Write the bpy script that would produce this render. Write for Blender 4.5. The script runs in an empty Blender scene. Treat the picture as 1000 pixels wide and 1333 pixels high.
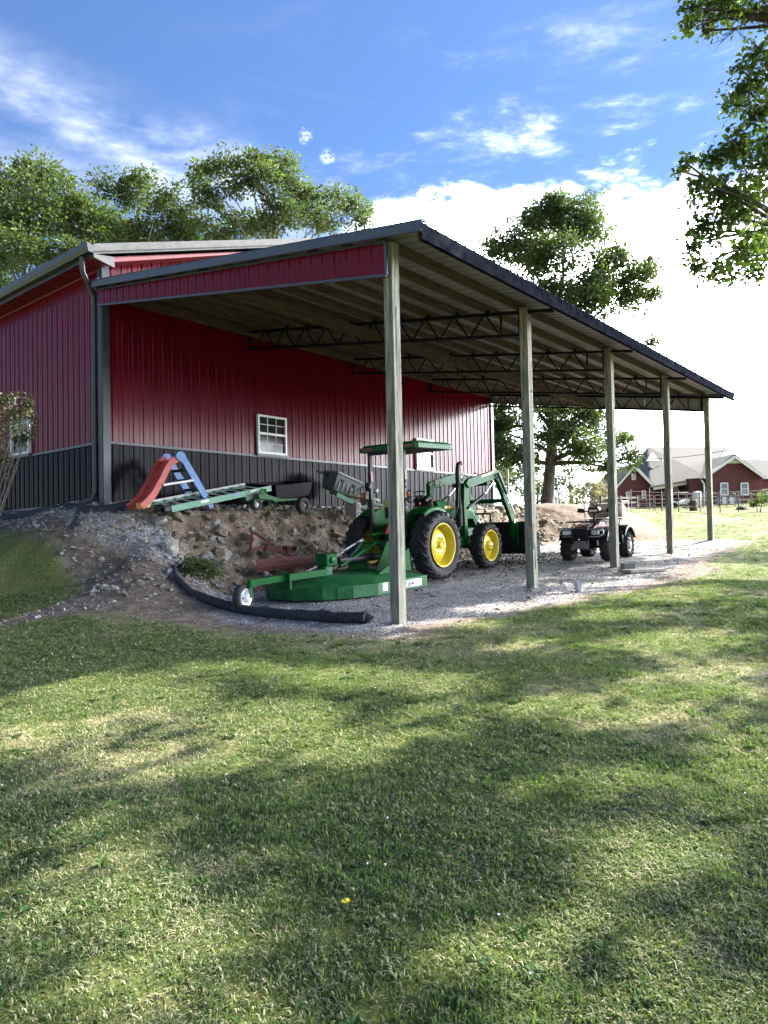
import bpy, math, random
import numpy as np
from mathutils import Vector, Matrix, Euler
random.seed(7); rng = np.random.default_rng(11)
PI = math.pi
SC = bpy.context.scene
COL = SC.collection
# ------------------------------------------------------------------ camera
CAMP = Vector((-7.147, -5.669, 1.168)); FPX = 917.0
YAW, PIT, ROL = 0.6879, 0.0278, -0.0208
FW = Vector((math.cos(YAW)*math.cos(PIT), math.sin(YAW)*math.cos(PIT), math.sin(PIT)))
R0 = Vector((math.sin(YAW), -math.cos(YAW), 0)); U0 = R0.cross(FW)
RT = R0*math.cos(ROL)+U0*math.sin(ROL); UP = U0*math.cos(ROL)-R0*math.sin(ROL)
cd = bpy.data.cameras.new('camera'); cam = bpy.data.objects.new('camera', cd); COL.objects.link(cam)
cd.sensor_fit = 'VERTICAL'; cd.sensor_height = 36; cd.lens = FPX/1333*36
cd.clip_start = .05; cd.clip_end = 3000
m = Matrix((RT, UP, -FW)).transposed().to_4x4(); m.translation = CAMP; cam.matrix_world = m
SC.camera = cam
def at(u, v, d):
    return CAMP + (FW + RT*((u-500)/FPX) - UP*((v-666.5)/FPX))*d
# ------------------------------------------------------------------ light
SUN = Vector((.90, -.35, 1.03)).normalized()
EL = math.asin(SUN.z); AZ = math.atan2(SUN.x, SUN.y)
SUN_STRENGTH, SKY_STRENGTH, CLOUD = 4.2, .050, 1.0
EXPOSURE = 2.38
w = bpy.data.worlds.new('World'); SC.world = w; w.use_nodes = True
def world_nodes():
    nt = w.node_tree; N = nt.nodes; L = nt.links; N.clear()
    def nd(t, **k):
        n = N.new(t)
        for a, b in k.items(): setattr(n, a, b)
        return n
    def math_(op, a, b=None, c=None, clamp=False):
        n = nd('ShaderNodeMath', operation=op, use_clamp=clamp)
        for i, s in enumerate((a, b, c)):
            if s is None: continue
            if isinstance(s, (int, float)): n.inputs[i].default_value = s
            else: L.new(s, n.inputs[i])
        return n.outputs[0]
    tc = nd('ShaderNodeTexCoord').outputs['Generated']
    def dot(v):
        n = nd('ShaderNodeVectorMath', operation='DOT_PRODUCT'); L.new(tc, n.inputs[0]); n.inputs[1].default_value = tuple(v)
        return n.outputs['Value']
    def sstep(x, lo, hi):
        n = nd('ShaderNodeMapRange', interpolation_type='SMOOTHSTEP'); L.new(x, n.inputs[0])
        n.inputs[1].default_value = lo; n.inputs[2].default_value = hi
        return n.outputs[0]
    def noise(scale, detail=6, rough=.6, stretch=(1, 1, 1), dist=0, off=(0, 0, 0), rot=(0, 0, 0)):
        mp = nd('ShaderNodeMapping'); L.new(tc, mp.inputs[0]); mp.inputs['Scale'].default_value = stretch
        mp.inputs['Location'].default_value = off; mp.inputs['Rotation'].default_value = rot
        n = nd('ShaderNodeTexNoise'); L.new(mp.outputs[0], n.inputs[0]); n.inputs['Scale'].default_value = scale
        n.inputs['Detail'].default_value = detail; n.inputs['Roughness'].default_value = rough; n.inputs['Distortion'].default_value = dist
        return n.outputs[0]
    sky = nd('ShaderNodeTexSky', sky_type='NISHITA', sun_disc=False)
    sky.sun_elevation = EL; sky.sun_rotation = AZ; sky.air_density = 1.0; sky.dust_density = .25; sky.ozone_density = 3.2
    az = dot(R0); el = dot((0, 0, 1))
    n1 = noise(3.2, 8, .62, (1, 1, 1.9), .2)
    n2 = noise(7.0, 9, .64, (1, .7, 2.8), .3, (3, 1, 5), (0, 0, .4))
    n3 = noise(2.2, 4, .5, (1, 1, 1), 0, (7, 2, 1))
    # bank of bright cloud low on the right, ragged upper edge
    lim = math_('ADD', math_('MULTIPLY', math_('SUBTRACT', n1, .5), .42), math_('MULTIPLY', math_('SUBTRACT', n2, .5), .22))
    e2 = math_('ADD', el, lim)
    bank = math_('SUBTRACT', 1.0, sstep(e2, .33, .43))
    side = sstep(math_('ADD', az, math_('MULTIPLY', math_('SUBTRACT', n3, .5), .22)), -.14, .07)
    bank = math_('MULTIPLY', bank, side)
    # thin wisps above the bank
    wz = math_('SUBTRACT', 1.0, sstep(el, .36, .66))
    wisp = math_('MULTIPLY', math_('MULTIPLY', sstep(n2, .47, .80), wz), math_('MULTIPLY', sstep(az, -.30, .10), .48))
    # long cirrus streaks on the left
    def band(p, q, width, gain):
        d1 = (at(*p, 1)-CAMP).normalized(); d2 = (at(*q, 1)-CAMP).normalized(); nn = d1.cross(d2).normalized()
        s = dot(nn)
        s = math_('ADD', s, math_('MULTIPLY', math_('SUBTRACT', n3, .5), .05))
        g = math_('SUBTRACT', 1.0, sstep(math_('ABSOLUTE', s), 0.0, width))
        nb = noise(6, 8, .60, (1.0, .30, 2.4), .12, (p[1]*.1, 1, 0), (0, 0, .5))
        g = math_('MULTIPLY', g, math_('MULTIPLY', sstep(nb, .30, .74), gain))
        return math_('MULTIPLY', g, math_('SUBTRACT', 1.0, sstep(az, -.26, .02)))
    b1 = band((-60, 95), (330, 262), .085, .62); b2 = band((-60, 190), (230, 262), .05, .45)
    def puff(u, v, r):
        d0 = dot((at(u, v, 1)-CAMP).normalized())
        d0 = math_('ADD', d0, math_('MULTIPLY', math_('SUBTRACT', noise(60, 4, .6), .5),   .00018*r/12))
        return sstep(d0, math.cos(r/917*1.5), math.cos(r/917*.1))
    pf = math_('MAXIMUM', math_('MULTIPLY', puff(398, 176, 7), .28), math_('MULTIPLY', puff(427, 204, 8), .22))
    pf = math_('MULTIPLY', math_('MAXIMUM', pf, puff(560, 266, 16)), sstep(noise(75, 5, .7, (1, 1, 1.6)), .40, .66))
    tot = bank
    for x in (wisp, b1, b2, pf): tot = math_('MAXIMUM', tot, x)
    tot = math_('MULTIPLY', tot, 1.0, clamp=True)
    # haze towards the horizon
    hz = math_('MULTIPLY', math_('SUBTRACT', 1.0, sstep(el, -.02, .30)), .62)
    tot = math_('MAXIMUM', tot, hz)
    mul = nd('ShaderNodeVectorMath', operation='SCALE'); L.new(sky.outputs[0], mul.inputs[0]); mul.inputs['Scale'].default_value = SKY_STRENGTH
    tint = nd('ShaderNodeMix', data_type='RGBA', blend_type='MULTIPLY'); tint.inputs[0].default_value = 1
    L.new(mul.outputs[0], tint.inputs[6]); tint.inputs[7].default_value = (.58, .69, .85, 1)
    cshade = nd('ShaderNodeMix', data_type='RGBA'); L.new(sstep(math_('ADD', math_('MULTIPLY', n1, .5), math_('MULTIPLY', n2, .5)), .40, .56), cshade.inputs[0])
    cshade.inputs[6].default_value = (.185, .205, .245, 1); cshade.inputs[7].default_value = (.30, .305, .315, 1)
    glow = math_('ADD', 1.0, math_('MULTIPLY', sstep(dot(SUN), .30, .98), 30.0))      # cloud brightness raised towards the unseen sun, added as fill light
    glow = math_('ADD', 1.0, math_('MULTIPLY', math_('SUBTRACT', glow, 1.0), tot))
    csc = nd('ShaderNodeVectorMath', operation='SCALE'); L.new(cshade.outputs[2], csc.inputs[0]); L.new(glow, csc.inputs['Scale'])
    mx = nd('ShaderNodeMix', data_type='RGBA'); L.new(tot, mx.inputs[0]); L.new(tint.outputs[2], mx.inputs[6]); L.new(csc.outputs[0], mx.inputs[7])
    bg = nd('ShaderNodeBackground'); L.new(mx.outputs[2], bg.inputs[0]); bg.inputs[1].default_value = 1.0
    out = nd('ShaderNodeOutputWorld'); L.new(bg.outputs[0], out.inputs[0])
world_nodes()
sl = bpy.data.lights.new('sun', 'SUN'); sl.energy = SUN_STRENGTH; sl.angle = math.radians(.53); sl.color = (1, .94, .84)
so = bpy.data.objects.new('sun', sl); COL.objects.link(so); so.rotation_euler = SUN.to_track_quat('Z', 'Y').to_euler()
vs = SC.view_settings; vs.view_transform = 'Standard'; vs.look = 'None'; vs.exposure = EXPOSURE; vs.gamma = 1; vs.use_curve_mapping = False
SC.cycles.max_bounces = 6; SC.cycles.transparent_max_bounces = 6

# ------------------------------------------------------------------ materials
def M(name, col, rough=.6, metal=0., var=.18, scale=6., bump=0., bscale=40., col2=None, stretch=(1, 1, 1), coat=0., spec=.5, lo=.35, hi=.65, attr=None, trans=0.):
    m = bpy.data.materials.new(name); m.use_nodes = True; nt = m.node_tree; N = nt.nodes; L = nt.links
    b = N['Principled BSDF']; b.inputs['Roughness'].default_value = rough; b.inputs['Metallic'].default_value = metal
    b.inputs['Specular IOR Level'].default_value = spec
    if coat: b.inputs['Coat Weight'].default_value = coat; b.inputs['Coat Roughness'].default_value = .12
    tc = N.new('ShaderNodeTexCoord'); mp = N.new('ShaderNodeMapping'); L.new(tc.outputs['Object'], mp.inputs[0]); mp.inputs['Scale'].default_value = stretch
    no = N.new('ShaderNodeTexNoise'); L.new(mp.outputs[0], no.inputs[0]); no.inputs['Scale'].default_value = scale; no.inputs['Detail'].default_value = 6; no.inputs['Roughness'].default_value = .62
    mr = N.new('ShaderNodeMapRange'); L.new(no.outputs[0], mr.inputs[0]); mr.inputs[1].default_value = lo; mr.inputs[2].default_value = hi
    mx = N.new('ShaderNodeMix'); mx.data_type = 'RGBA'
    c1 = [c*(1-var) for c in col]; c2 = col2 if col2 else [min(1, c*(1+var)) for c in col]
    mx.inputs[6].default_value = (*c1, 1); mx.inputs[7].default_value = (*c2, 1); L.new(mr.outputs[0], mx.inputs[0])
    outc = mx.outputs[2]
    if attr:
        at_ = N.new('ShaderNodeAttribute'); at_.attribute_name = attr
        hs = N.new('ShaderNodeMix'); hs.data_type = 'RGBA'; hs.blend_type = 'MULTIPLY'; hs.inputs[0].default_value = 1
        L.new(outc, hs.inputs[6]); L.new(at_.outputs['Color'], hs.inputs[7]); outc = hs.outputs[2]
    L.new(outc, b.inputs['Base Color'])
    rr = N.new('ShaderNodeMapRange'); L.new(no.outputs[0], rr.inputs[0]); rr.inputs[3].default_value = max(.03, rough-.1); rr.inputs[4].default_value = min(1, rough+.12)
    L.new(rr.outputs[0], b.inputs['Roughness'])
    if bump:
        n2 = N.new('ShaderNodeTexNoise'); L.new(mp.outputs[0], n2.inputs[0]); n2.inputs['Scale'].default_value = bscale; n2.inputs['Detail'].default_value = 5
        bp = N.new('ShaderNodeBump'); bp.inputs['Strength'].default_value = bump; bp.inputs['Distance'].default_value = .02
        L.new(n2.outputs[0], bp.inputs['Height']); L.new(bp.outputs[0], b.inputs['Normal'])
    if trans:
        tr = N.new('ShaderNodeBsdfTranslucent'); ms = N.new('ShaderNodeMixShader'); ms.inputs[0].default_value = trans
        cc = N.new('ShaderNodeMix'); cc.data_type = 'RGBA'; cc.blend_type = 'MULTIPLY'; cc.inputs[0].default_value = 1
        L.new(outc, cc.inputs[6]); cc.inputs[7].default_value = (1.5, 1.7, .7, 1); L.new(cc.outputs[2], tr.inputs[0])
        L.new(b.outputs[0], ms.inputs[1]); L.new(tr.outputs[0], ms.inputs[2]); L.new(ms.outputs[0], N['Material Output'].inputs[0])
    return m
RED = M('red_steel', (.112, .003, .012), .20, 0, .16, 1.2, .18, 2.0, spec=.15, stretch=(1, 1, .5))
BLK = M('black_steel', (.004, .005, .009), .24, 0, .25, 1.5, .25, 2.0, spec=.05, stretch=(1, 1, .5))
TRIM = M('charcoal_trim', (.034, .040, .050), .42, 0, .25, 3, .1, 4)
ROOF = M('charcoal_roof', (.055, .053, .055), .55, 0, .2, 2)
UNDER = M('panel_underside', (.17, .16, .155), .6, 0, .15, 3)
SOF = M('red_soffit', (.15, .010, .020), .5)
WOOD = M('weathered_treated_timber', (.13, .135, .105), .85, 0, .35, 5, .7, 30, (.31, .30, .235), (6, 6, .45))
CRACK = M('dark_timber_check', (.030, .030, .022), .95)
PUR = M('purlin_timber', (.030, .020, .015), .85, 0, .35, 5, .5, 30, (.095, .062, .042), (.5, 6, 6))
STL = M('black_truss_steel', (.004, .004, .006), .6, spec=.1)
WHITE = M('white_vinyl', (.62, .63, .62), .4, 0, .05)
GLASS = M('window_glass', (.010, .013, .015), .06, 0, .3, 3, spec=.22)
BLIND = M('pale_blind', (.42, .42, .40), .7)
GRN = M('green_paint', (.002, .085, .016), .45, 0, .25, 7, .12, 30, (.010, .100, .024), spec=.08, lo=.5, hi=.8)
GRND = M('faded_green_paint', (.004, .110, .028), .5, 0, .35, 6, .2, 30, (.024, .135, .048), spec=.25, lo=.45, hi=.78)
YEL = M('yellow_paint', (.62, .49, .015), .4, 0, .10, 9, 0, 40, (.46, .37, .10), lo=.45, hi=.75)
RUB = M('tyre_rubber', (.009, .009, .012), .85, 0, .45, 12, .35, 60, (.033, .031, .030))
DARK = M('dark_metal', (.009, .010, .013), .55, 0, .4, 9, spec=.25)
BKP = M('black_plastic', (.008, .009, .012), .5, spec=.25)
CHR = M('galvanised_steel', (.42, .44, .46), .35, .8, .2, 20)
CRM = M('chrome', (.65, .65, .66), .18, .9, .1)
SEAT = M('tan_seat_vinyl', (.42, .34, .14), .6)
AMB = M('amber_lens', (.55, .10, .03), .25)
REDL = M('red_lens', (.40, .015, .012), .25)
ORG = M('orange_reflective', (.75, .10, .03), .5)
RUST = M('rusted_red_implement', (.060, .012, .013), .8, 0, .3, 9, .5, 40, (.115, .030, .028))
PR = M('red_plastic', (.36, .035, .026), .55, 0, .12, 7, 0, 40, (.42, .085, .060), lo=.4, hi=.75)
PB = M('blue_plastic', (.060, .165, .420), .55, 0, .12, 7, 0, 40, (.12, .235, .46), lo=.4, hi=.75)
PG = M('dark_green_plastic', (.010, .045, .035), .5)
PW = M('white_plastic', (.60, .61, .62), .5)
FIBG = M('green_fibreglass', (.010, .150, .070), .45, 0, .15, 8)
ALU = M('aluminium', (.45, .46, .46), .42, .6, .15, 10)
PY = M('yellow_plastic', (.55, .38, .03), .5)
GREYP = M('grey_plastic', (.10, .115, .125), .55, 0, .15, 6)
OLIVE = M('olive_board', (.055, .085, .030), .6, 0, .3, 5)
TEAL = M('green_plastic_rail', (.040, .130, .075), .5)
CONC = M('concrete', (.24, .23, .21), .9, 0, .2, 15, .4, 60)
CLOTH = M('black_silt_fabric', (.012, .013, .016), .8, 0, .4, 14, .9, 18, (.035, .036, .040))
ATVR = M('red_atv_plastic', (.115, .004, .008), .22, coat=.4)
ATVR2 = M('bright_red_plastic', (.38, .008, .012), .3)
TANK = M('cream_poly_tank', (.50, .40, .29), .45, 0, .10, 4)
HLENS = M('headlamp_lens', (.60, .63, .66), .12)
BRICK = M('red_brick', (.085, .022, .024), .9, 0, .25, 12, 0, 40, (.130, .040, .040))
SHING = M('grey_shingles', (.085, .083, .083), 1.0, 0, .15, 30, 0, 40, (.13, .126, .124), (1, 1, 3))
ROCK = M('grey_rock', (.17, .165, .155), .9, 0, .35, 7, .8, 16, (.36, .35, .32))
ROCKB = M('brown_rock', (.105, .080, .056), .92, 0, .35, 6, .9, 14, (.22, .175, .125))
BARK = M('bark', (.060, .045, .034), .95, 0, .5, 3, 1.0, 10, (.155, .125, .10), (3, 3, .6))
BARKG = M('pale_bark', (.16, .14, .12), .95, 0, .4, 3, .8, 10, (.30, .27, .235), (3, 3, .6))
TWIG = M('twig_bark', (.055, .042, .034), .95)
LEAF = M('oak_leaf', (.060, .100, .020), .52, 0, .25, .7, col2=(.100, .140, .028), attr='tint', trans=.42)
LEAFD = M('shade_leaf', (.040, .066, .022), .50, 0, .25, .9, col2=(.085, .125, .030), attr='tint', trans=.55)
LEAFB = M('light_green_leaf', (.044, .076, .030), .6, 0, .25, .45, col2=(.095, .130, .050), attr='tint', trans=.36)
LEAFP = M('pinkish_pale_leaf', (.20, .17, .13), .5, 0, .25, .7, col2=(.28, .25, .19), attr='tint', trans=.3)
LEAFR = M('reddish_shrub_leaf', (.040, .066, .026), .5, 0, .3, 3, col2=(.075, .060, .030), attr='tint', trans=.25)
GRASS = [M('grass_blade_a', (.095, .148, .050), .6, 0, .3, 1.5, col2=(.150, .200, .072), spec=.12, trans=.38),
         M('grass_blade_b', (.085, .135, .058), .6, 0, .3, 1.5, col2=(.13, .185, .082), spec=.12, trans=.38),
         M('grass_straw', (.25, .235, .14), .7, 0, .3, 1.5, col2=(.38, .36, .22), spec=.12, trans=.15)]

# ------------------------------------------------------------------ mesh helpers
class MB:
    def __init__(s): s.v = []; s.f = []; s.mi = []; s.sm = []; s.cm = 0; s.T = Matrix.Identity(4)
    def mat(s, i): s.cm = i; return s
    def xf(s, T): s.T = T; return s
    def add(s, vs, fs, smooth=False):
        o = len(s.v); s.v += [tuple(s.T @ Vector(p)) for p in vs]
        for f in fs: s.f.append(tuple(o+i for i in f)); s.mi.append(s.cm); s.sm.append(smooth)
        return s
    def box(s, c, d, rot=None, bev=0.):
        x, y, z = [a/2 for a in d]
        R = Euler(rot).to_matrix() if rot else Matrix.Identity(3); c = Vector(c)
        if bev > 0:
            b = min(bev, x*.9, y*.9, z*.9); vs = []; idx = {}
            for sx in (-1, 1):
                for sy in (-1, 1):
                    for sz in (-1, 1):
                        for k, p in enumerate(((x, y-b, z-b), (x-b, y, z-b), (x-b, y-b, z))):
                            idx[(sx, sy, sz, k)] = len(vs); vs.append(c + R @ Vector((p[0]*sx, p[1]*sy, p[2]*sz)))
            fs = []
            for sg in (-1, 1):
                fs.append([idx[(sg, a, b_, 0)] for a, b_ in ((-1, -1), (1, -1), (1, 1), (-1, 1))][::sg])
                fs.append([idx[(a, sg, b_, 1)] for a, b_ in ((-1, -1), (-1, 1), (1, 1), (1, -1))][::sg])
                fs.append([idx[(a, b_, sg, 2)] for a, b_ in ((-1, -1), (1, -1), (1, 1), (-1, 1))][::sg])
            for a in (-1, 1):
                for b_ in (-1, 1):
                    fs.append([idx[(a, b_, -1, 0)], idx[(a, b_, 1, 0)], idx[(a, b_, 1, 1)], idx[(a, b_, -1, 1)]])
                    fs.append([idx[(a, -1, b_, 0)], idx[(a, 1, b_, 0)], idx[(a, 1, b_, 2)], idx[(a, -1, b_, 2)]])
                    fs.append([idx[(-1, a, b_, 1)], idx[(1, a, b_, 1)], idx[(1, a, b_, 2)], idx[(-1, a, b_, 2)]])
                    for z_ in (-1, 1): fs.append([idx[(a, b_, z_, 0)], idx[(a, b_, z_, 1)], idx[(a, b_, z_, 2)]])
            return s.add(vs, fs)
        vs = [c + R @ Vector((a*x, b*y, e*z)) for a in (-1, 1) for b in (-1, 1) for e in (-1, 1)]
        return s.add(vs, [(0, 1, 3, 2), (4, 6, 7, 5), (0, 4, 5, 1), (2, 3, 7, 6), (0, 2, 6, 4), (1, 5, 7, 3)])
    def beam(s, p, q, w_, h, up=(0, 0, 1)):
        p = Vector(p); q = Vector(q); d = (q-p).normalized(); u = Vector(up)
        if abs(d.dot(u)) > .98: u = Vector((1, 0, 0))
        r = d.cross(u).normalized(); u = r.cross(d); vs = []
        for e in (p, q):
            for a, b in ((-1, -1), (1, -1), (1, 1), (-1, 1)): vs.append(e + r*(a*w_/2) + u*(b*h/2))
        return s.add(vs, [(0, 1, 2, 3), (7, 6, 5, 4), (0, 4, 5, 1), (1, 5, 6, 2), (2, 6, 7, 3), (3, 7, 4, 0)])
    def tube(s, pts, r, n=8, cap=True):
        pts = [Vector(p) for p in pts]; k = len(pts); rs = r if isinstance(r, (list, tuple)) else [r]*k
        vs = []; fs = []; pu = None
        for i, p in enumerate(pts):
            d = (pts[min(i+1, k-1)]-pts[max(i-1, 0)]); d = d.normalized() if d.length > 1e-9 else Vector((0, 0, 1))
            if pu is None:
                pu = Vector((0, 0, 1)) if abs(d.z) < .95 else Vector((1, 0, 0))
            a = d.cross(pu)
            if a.length < 1e-6: a = d.orthogonal()
            a.normalize(); b = a.cross(d); pu = b
            for j in range(n):
                t = 2*PI*j/n; vs.append(p + (a*math.cos(t)+b*math.sin(t))*rs[i])
        for i in range(k-1):
            for j in range(n): j2 = (j+1) % n; fs.append((i*n+j, i*n+j2, (i+1)*n+j2, (i+1)*n+j))
        s.add(vs, fs, True)
        if cap: s.add(vs[:n], [tuple(range(n))[::-1]]); s.add(vs[-n:], [tuple(range(n))])
        return s
    def lathe(s, prof, c, axis=(0, 1, 0), n=28, closed=False, smooth=True):
        c = Vector(c); ax = Vector(axis).normalized(); a = ax.orthogonal().normalized(); b = ax.cross(a); vs = []; fs = []
        for i, (r, h) in enumerate(prof):
            for j in range(n):
                t = 2*PI*j/n; vs.append(c + ax*h + (a*math.cos(t)+b*math.sin(t))*r)
        k = len(prof)
        for i in range(k if closed else k-1):
            i2 = (i+1) % k
            for j in range(n): j2 = (j+1) % n; fs.append((i*n+j, i*n+j2, i2*n+j2, i2*n+j))
        return s.add(vs, fs, smooth)
    def prism(s, poly, vec, smooth=False):
        vec = Vector(vec); k = len(poly); P = [Vector(p) for p in poly]
        vs = P + [p+vec for p in P]
        return s.add(vs, [tuple(range(k))[::-1], tuple(range(k, 2*k))] + [(i, (i+1) % k, (i+1) % k+k, i+k) for i in range(k)], smooth)
    def mesh(s, name, mats):
        me = bpy.data.meshes.new(name); me.from_pydata(s.v, [], s.f)
        for m_ in (mats if isinstance(mats, (list, tuple)) else [mats]): me.materials.append(m_)
        me.polygons.foreach_set('material_index', s.mi); me.polygons.foreach_set('use_smooth', s.sm); me.update()
        return me
    def build(s, name, mats, parent=None, label=None, loc=None, rot=None):
        o = bpy.data.objects.new(name, s.mesh(name, mats)); COL.objects.link(o)
        if parent: o.parent = parent
        if label: o['label'] = label
        if loc is not None: o.location = loc
        if rot is not None: o.rotation_euler = rot
        return o
def inst(me, name, parent, loc=(0, 0, 0), rot=None, scale=None):
    o = bpy.data.objects.new(name, me); COL.objects.link(o); o.parent = parent; o.location = loc
    if rot: o.rotation_euler = rot
    if scale: o.scale = scale
    return o
def tag(o, label, cat, group=None):
    o['label'] = label; o['category'] = cat
    if group: o['group'] = group
    return o
def thing(name, label, cat, loc=(0, 0, 0), rot=(0, 0, 0), group=None):
    o = bpy.data.objects.new(name, None); COL.objects.link(o); o.location = loc; o.rotation_euler = rot; o.empty_display_size = .2
    return tag(o, label, cat, group)
def struct(o): o['kind'] = 'structure'; return o
def fast_mesh(name, V, F, mats, mi=None, smooth=False):
    me = bpy.data.meshes.new(name); V = np.asarray(V, np.float32); F = np.asarray(F, np.int32); k = F.shape[1]
    me.vertices.add(len(V)); me.vertices.foreach_set('co', V.ravel())
    me.loops.add(F.size); me.loops.foreach_set('vertex_index', F.ravel())
    me.polygons.add(len(F)); me.polygons.foreach_set('loop_start', np.arange(0, F.size, k, dtype=np.int32))
    me.polygons.foreach_set('loop_total', np.full(len(F), k, np.int32))
    for m_ in (mats if isinstance(mats, (list, tuple)) else [mats]): me.materials.append(m_)
    if mi is not None: me.polygons.foreach_set('material_index', np.asarray(mi, np.int32))
    me.polygons.foreach_set('use_smooth', np.full(len(F), smooth)); me.update(calc_edges=True)
    return me
# value noise in numpy
_T = rng.random((256, 256))
def vnoise(x, y, s, o=0):
    x = np.asarray(x, float)*s+o*17.3+1000; y = np.asarray(y, float)*s+o*9.1+1000
    xi = np.floor(x).astype(int); yi = np.floor(y).astype(int); fx = x-xi; fy = y-yi
    fx = fx*fx*(3-2*fx); fy = fy*fy*(3-2*fy); g = lambda a, b: _T[a % 256, b % 256]
    return (g(xi, yi)*(1-fx)+g(xi+1, yi)*fx)*(1-fy)+(g(xi, yi+1)*(1-fx)+g(xi+1, yi+1)*fx)*fy
def fbm(x, y, s, n=4, o=0):
    r = 0; a = 1; t = 0
    for i in range(n): r = r+a*vnoise(x, y, s*2**i, o+i); t += a; a *= .5
    return r/t
def ss(x, a, b):
    t = np.clip((x-a)/(b-a), 0, 1); return t*t*(3-2*t)

# ------------------------------------------------------------------ terrain
CP = np.array([(0, 7.3, 1.84), (0, 9, 1.86), (0, 12, 1.90), (0, 16, 1.95), (-.35, 7.1, 1.66), (-.4, 9, 1.72), (-.45, 12, 1.80),
 (-.85, 6.1, .58), (-.3, 4.6, .42), (-.25, 3.9, .17), (-.1, 3, .0), (-.14, .3, -.01), (-1.2, 1.5, -.08), (-1, .6, -.06), (-.3, 5.6, .86),
 (-2, 7, .50), (-3.7, 2.8, -.08), (-5, -.4, -.30), (-.97, 9.6, 1.30), (-2.5, 9.5, .80), (-4, 7, .22), (-6, 12, .5), (-9, 6, -.1),
 (-7, -5, -.36), (-12, 0, -.5), (-12, 20, .8), (-3, 16, 1.2), (-5, -6, -.30), (-2, 5, .18), (-2, 3, .0),
 (1.5, 5.1, .15), (1.5, 6.4, 1.62), (.5, 4.7, .30), (.6, 6.0, 1.15), (.5, 6.7, 1.66), (1.5, 3, .07), (1.5, 0, .06), (1.5, -3, .05), (4, -6, .12), (-2, -3, -.12), (5, 0, .22), (5, -12, .1)])
def tps():
    n = len(CP); d = np.linalg.norm(CP[:, None, :2]-CP[None, :, :2], axis=2); K = np.where(d > 0, d*d*np.log(d+1e-12), 0)+np.eye(n)*.02
    P = np.c_[np.ones(n), CP[:, :2]]; A = np.zeros((n+3, n+3)); A[:n, :n] = K; A[:n, n:] = P; A[n:, :n] = P.T
    return np.linalg.solve(A, np.r_[CP[:, 2], 0, 0, 0])
TW = tps()
def tps_eval(x, y):
    r = TW[-3]+TW[-2]*x+TW[-1]*y
    for i, c in enumerate(CP):
        d2 = (x-c[0])**2+(y-c[1])**2+1e-9; r = r+TW[i]*d2*.5*np.log(d2)
    return r
def ground(x, y, fine=True):
    x = np.asarray(x, float); y = np.asarray(y, float)
    base = .044*np.clip(x, -14, 78)
    # pad and cut bank under the roof (x > 1)
    foot = 5.05+.25*(vnoise(x, y*0, .9, 3)-.5); crest = 6.35+.3*(vnoise(x, y*0, 1.3, 5)-.5)
    far = ss(x, 14.2, 17.5)
    foot = foot*(1-far)+1.6*far; crest = crest*(1-far)+6.8*far
    t = np.clip((y-foot)/(crest-foot), 0, 1); t = (1-far)*(t**1.35)+far*(t*t*(3-2*t))
    pad = np.maximum(1.66+.012*x, base+.1)+.12*ss(y, 6.5, 7.2)
    cut = base+(pad-base)*t*(1-.85*ss(x, 22, 52))
    left = tps_eval(np.clip(x, -14, 2.2), np.clip(y, -13, 22)); 
    left = left*(1-ss(x, -11, -14))+(base)*0
    w_ = 1-ss(x, .2, 1.7)
    wl = 1-ss(-x, 10, 18); wy = (1-ss(-y, 9, 14))*(1-ss(y, 20, 30))
    left2 = tps_eval(np.clip(x, -13, 2.2), np.clip(y, -13, 22))
    lb = left2*wl*wy+(base+1.2*ss(y, 5, 25))*(1-wl*wy)
    h = lb*w_+cut*(1-w_)
    if fine:
        mask = ss(t, .02, .15)*(1-ss(t, .9, 1.0))*(x > .3)*(x < 16)
        mask = mask+ss(h, .35, .7)*(1-ss(h, 1.5, 1.75))*(x <= .3)*(y > 3.5)*.35
        h = h+mask*((fbm(x, y, 2.2, 4, 2)-.5)*.55+(vnoise(x, y, 7, 8)-.5)*.10)
        h = h+(fbm(x, y, .35, 3, 6)-.5)*.07+(vnoise(x, y, 2.5, 9)-.5)*.018
        h = h+.22*np.exp(-((x-14.9)**2/2.2+(y+.2)**2/1.2))*0
    # dug-in strip of rough ground and the earth heap beyond the far end
    h = h+.32*np.exp(-(((x-17.5)/2.4)**2+((y-5.4)/1.7)**2))*(1+.5*(fbm(x, y, 1.5, 3, 4)-.5))
    h = h+.10*np.exp(-(((x-14.9)/.9)**2+((y-.1)/.5)**2))
    return h
def axis(*segs):
    a = [segs[0][0]]
    for lo, hi, st in segs:
        n = max(1, int(round((hi-lo)/st))); a += list(np.linspace(lo, hi, n+1)[1:])
    return np.array(a)
def grow(a, lim, f=1.22):
    out = []; st = .5; x = a
    while abs(x) < lim: st *= f; x += st*(1 if lim*a >= 0 and a >= 0 else -1) if False else 0; break
    return out
def spread(start, end, st0, f=1.18):
    s_ = 1 if end > start else -1; out = []; x = start; st = st0
    while (end-x)*s_ > 0: st *= f; x += st*s_; out.append(x)
    return out
X1 = axis((-9, -3, .12), (-3, 6, .065), (6, 17, .10)); Y1 = axis((-7.5, -1.5, .12), (-1.5, 7.4, .065), (7.4, 13, .14))
XS = np.array(sorted(spread(-9, -900, .15))+list(X1)+spread(17, 1500, .12)); YS = np.array(sorted(spread(-7.5, -1000, .15))+list(Y1)+spread(13, 1300, .2))
GX, GY = np.meshgrid(XS, YS, indexing='ij'); GZ = ground(GX, GY)
nx, ny = GX.shape
ii, jj = np.meshgrid(np.arange(nx-1), np.arange(ny-1), indexing='ij'); a0 = (ii*ny+jj).ravel()
GF = np.c_[a0, a0+ny, a0+ny+1, a0+1]
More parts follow.
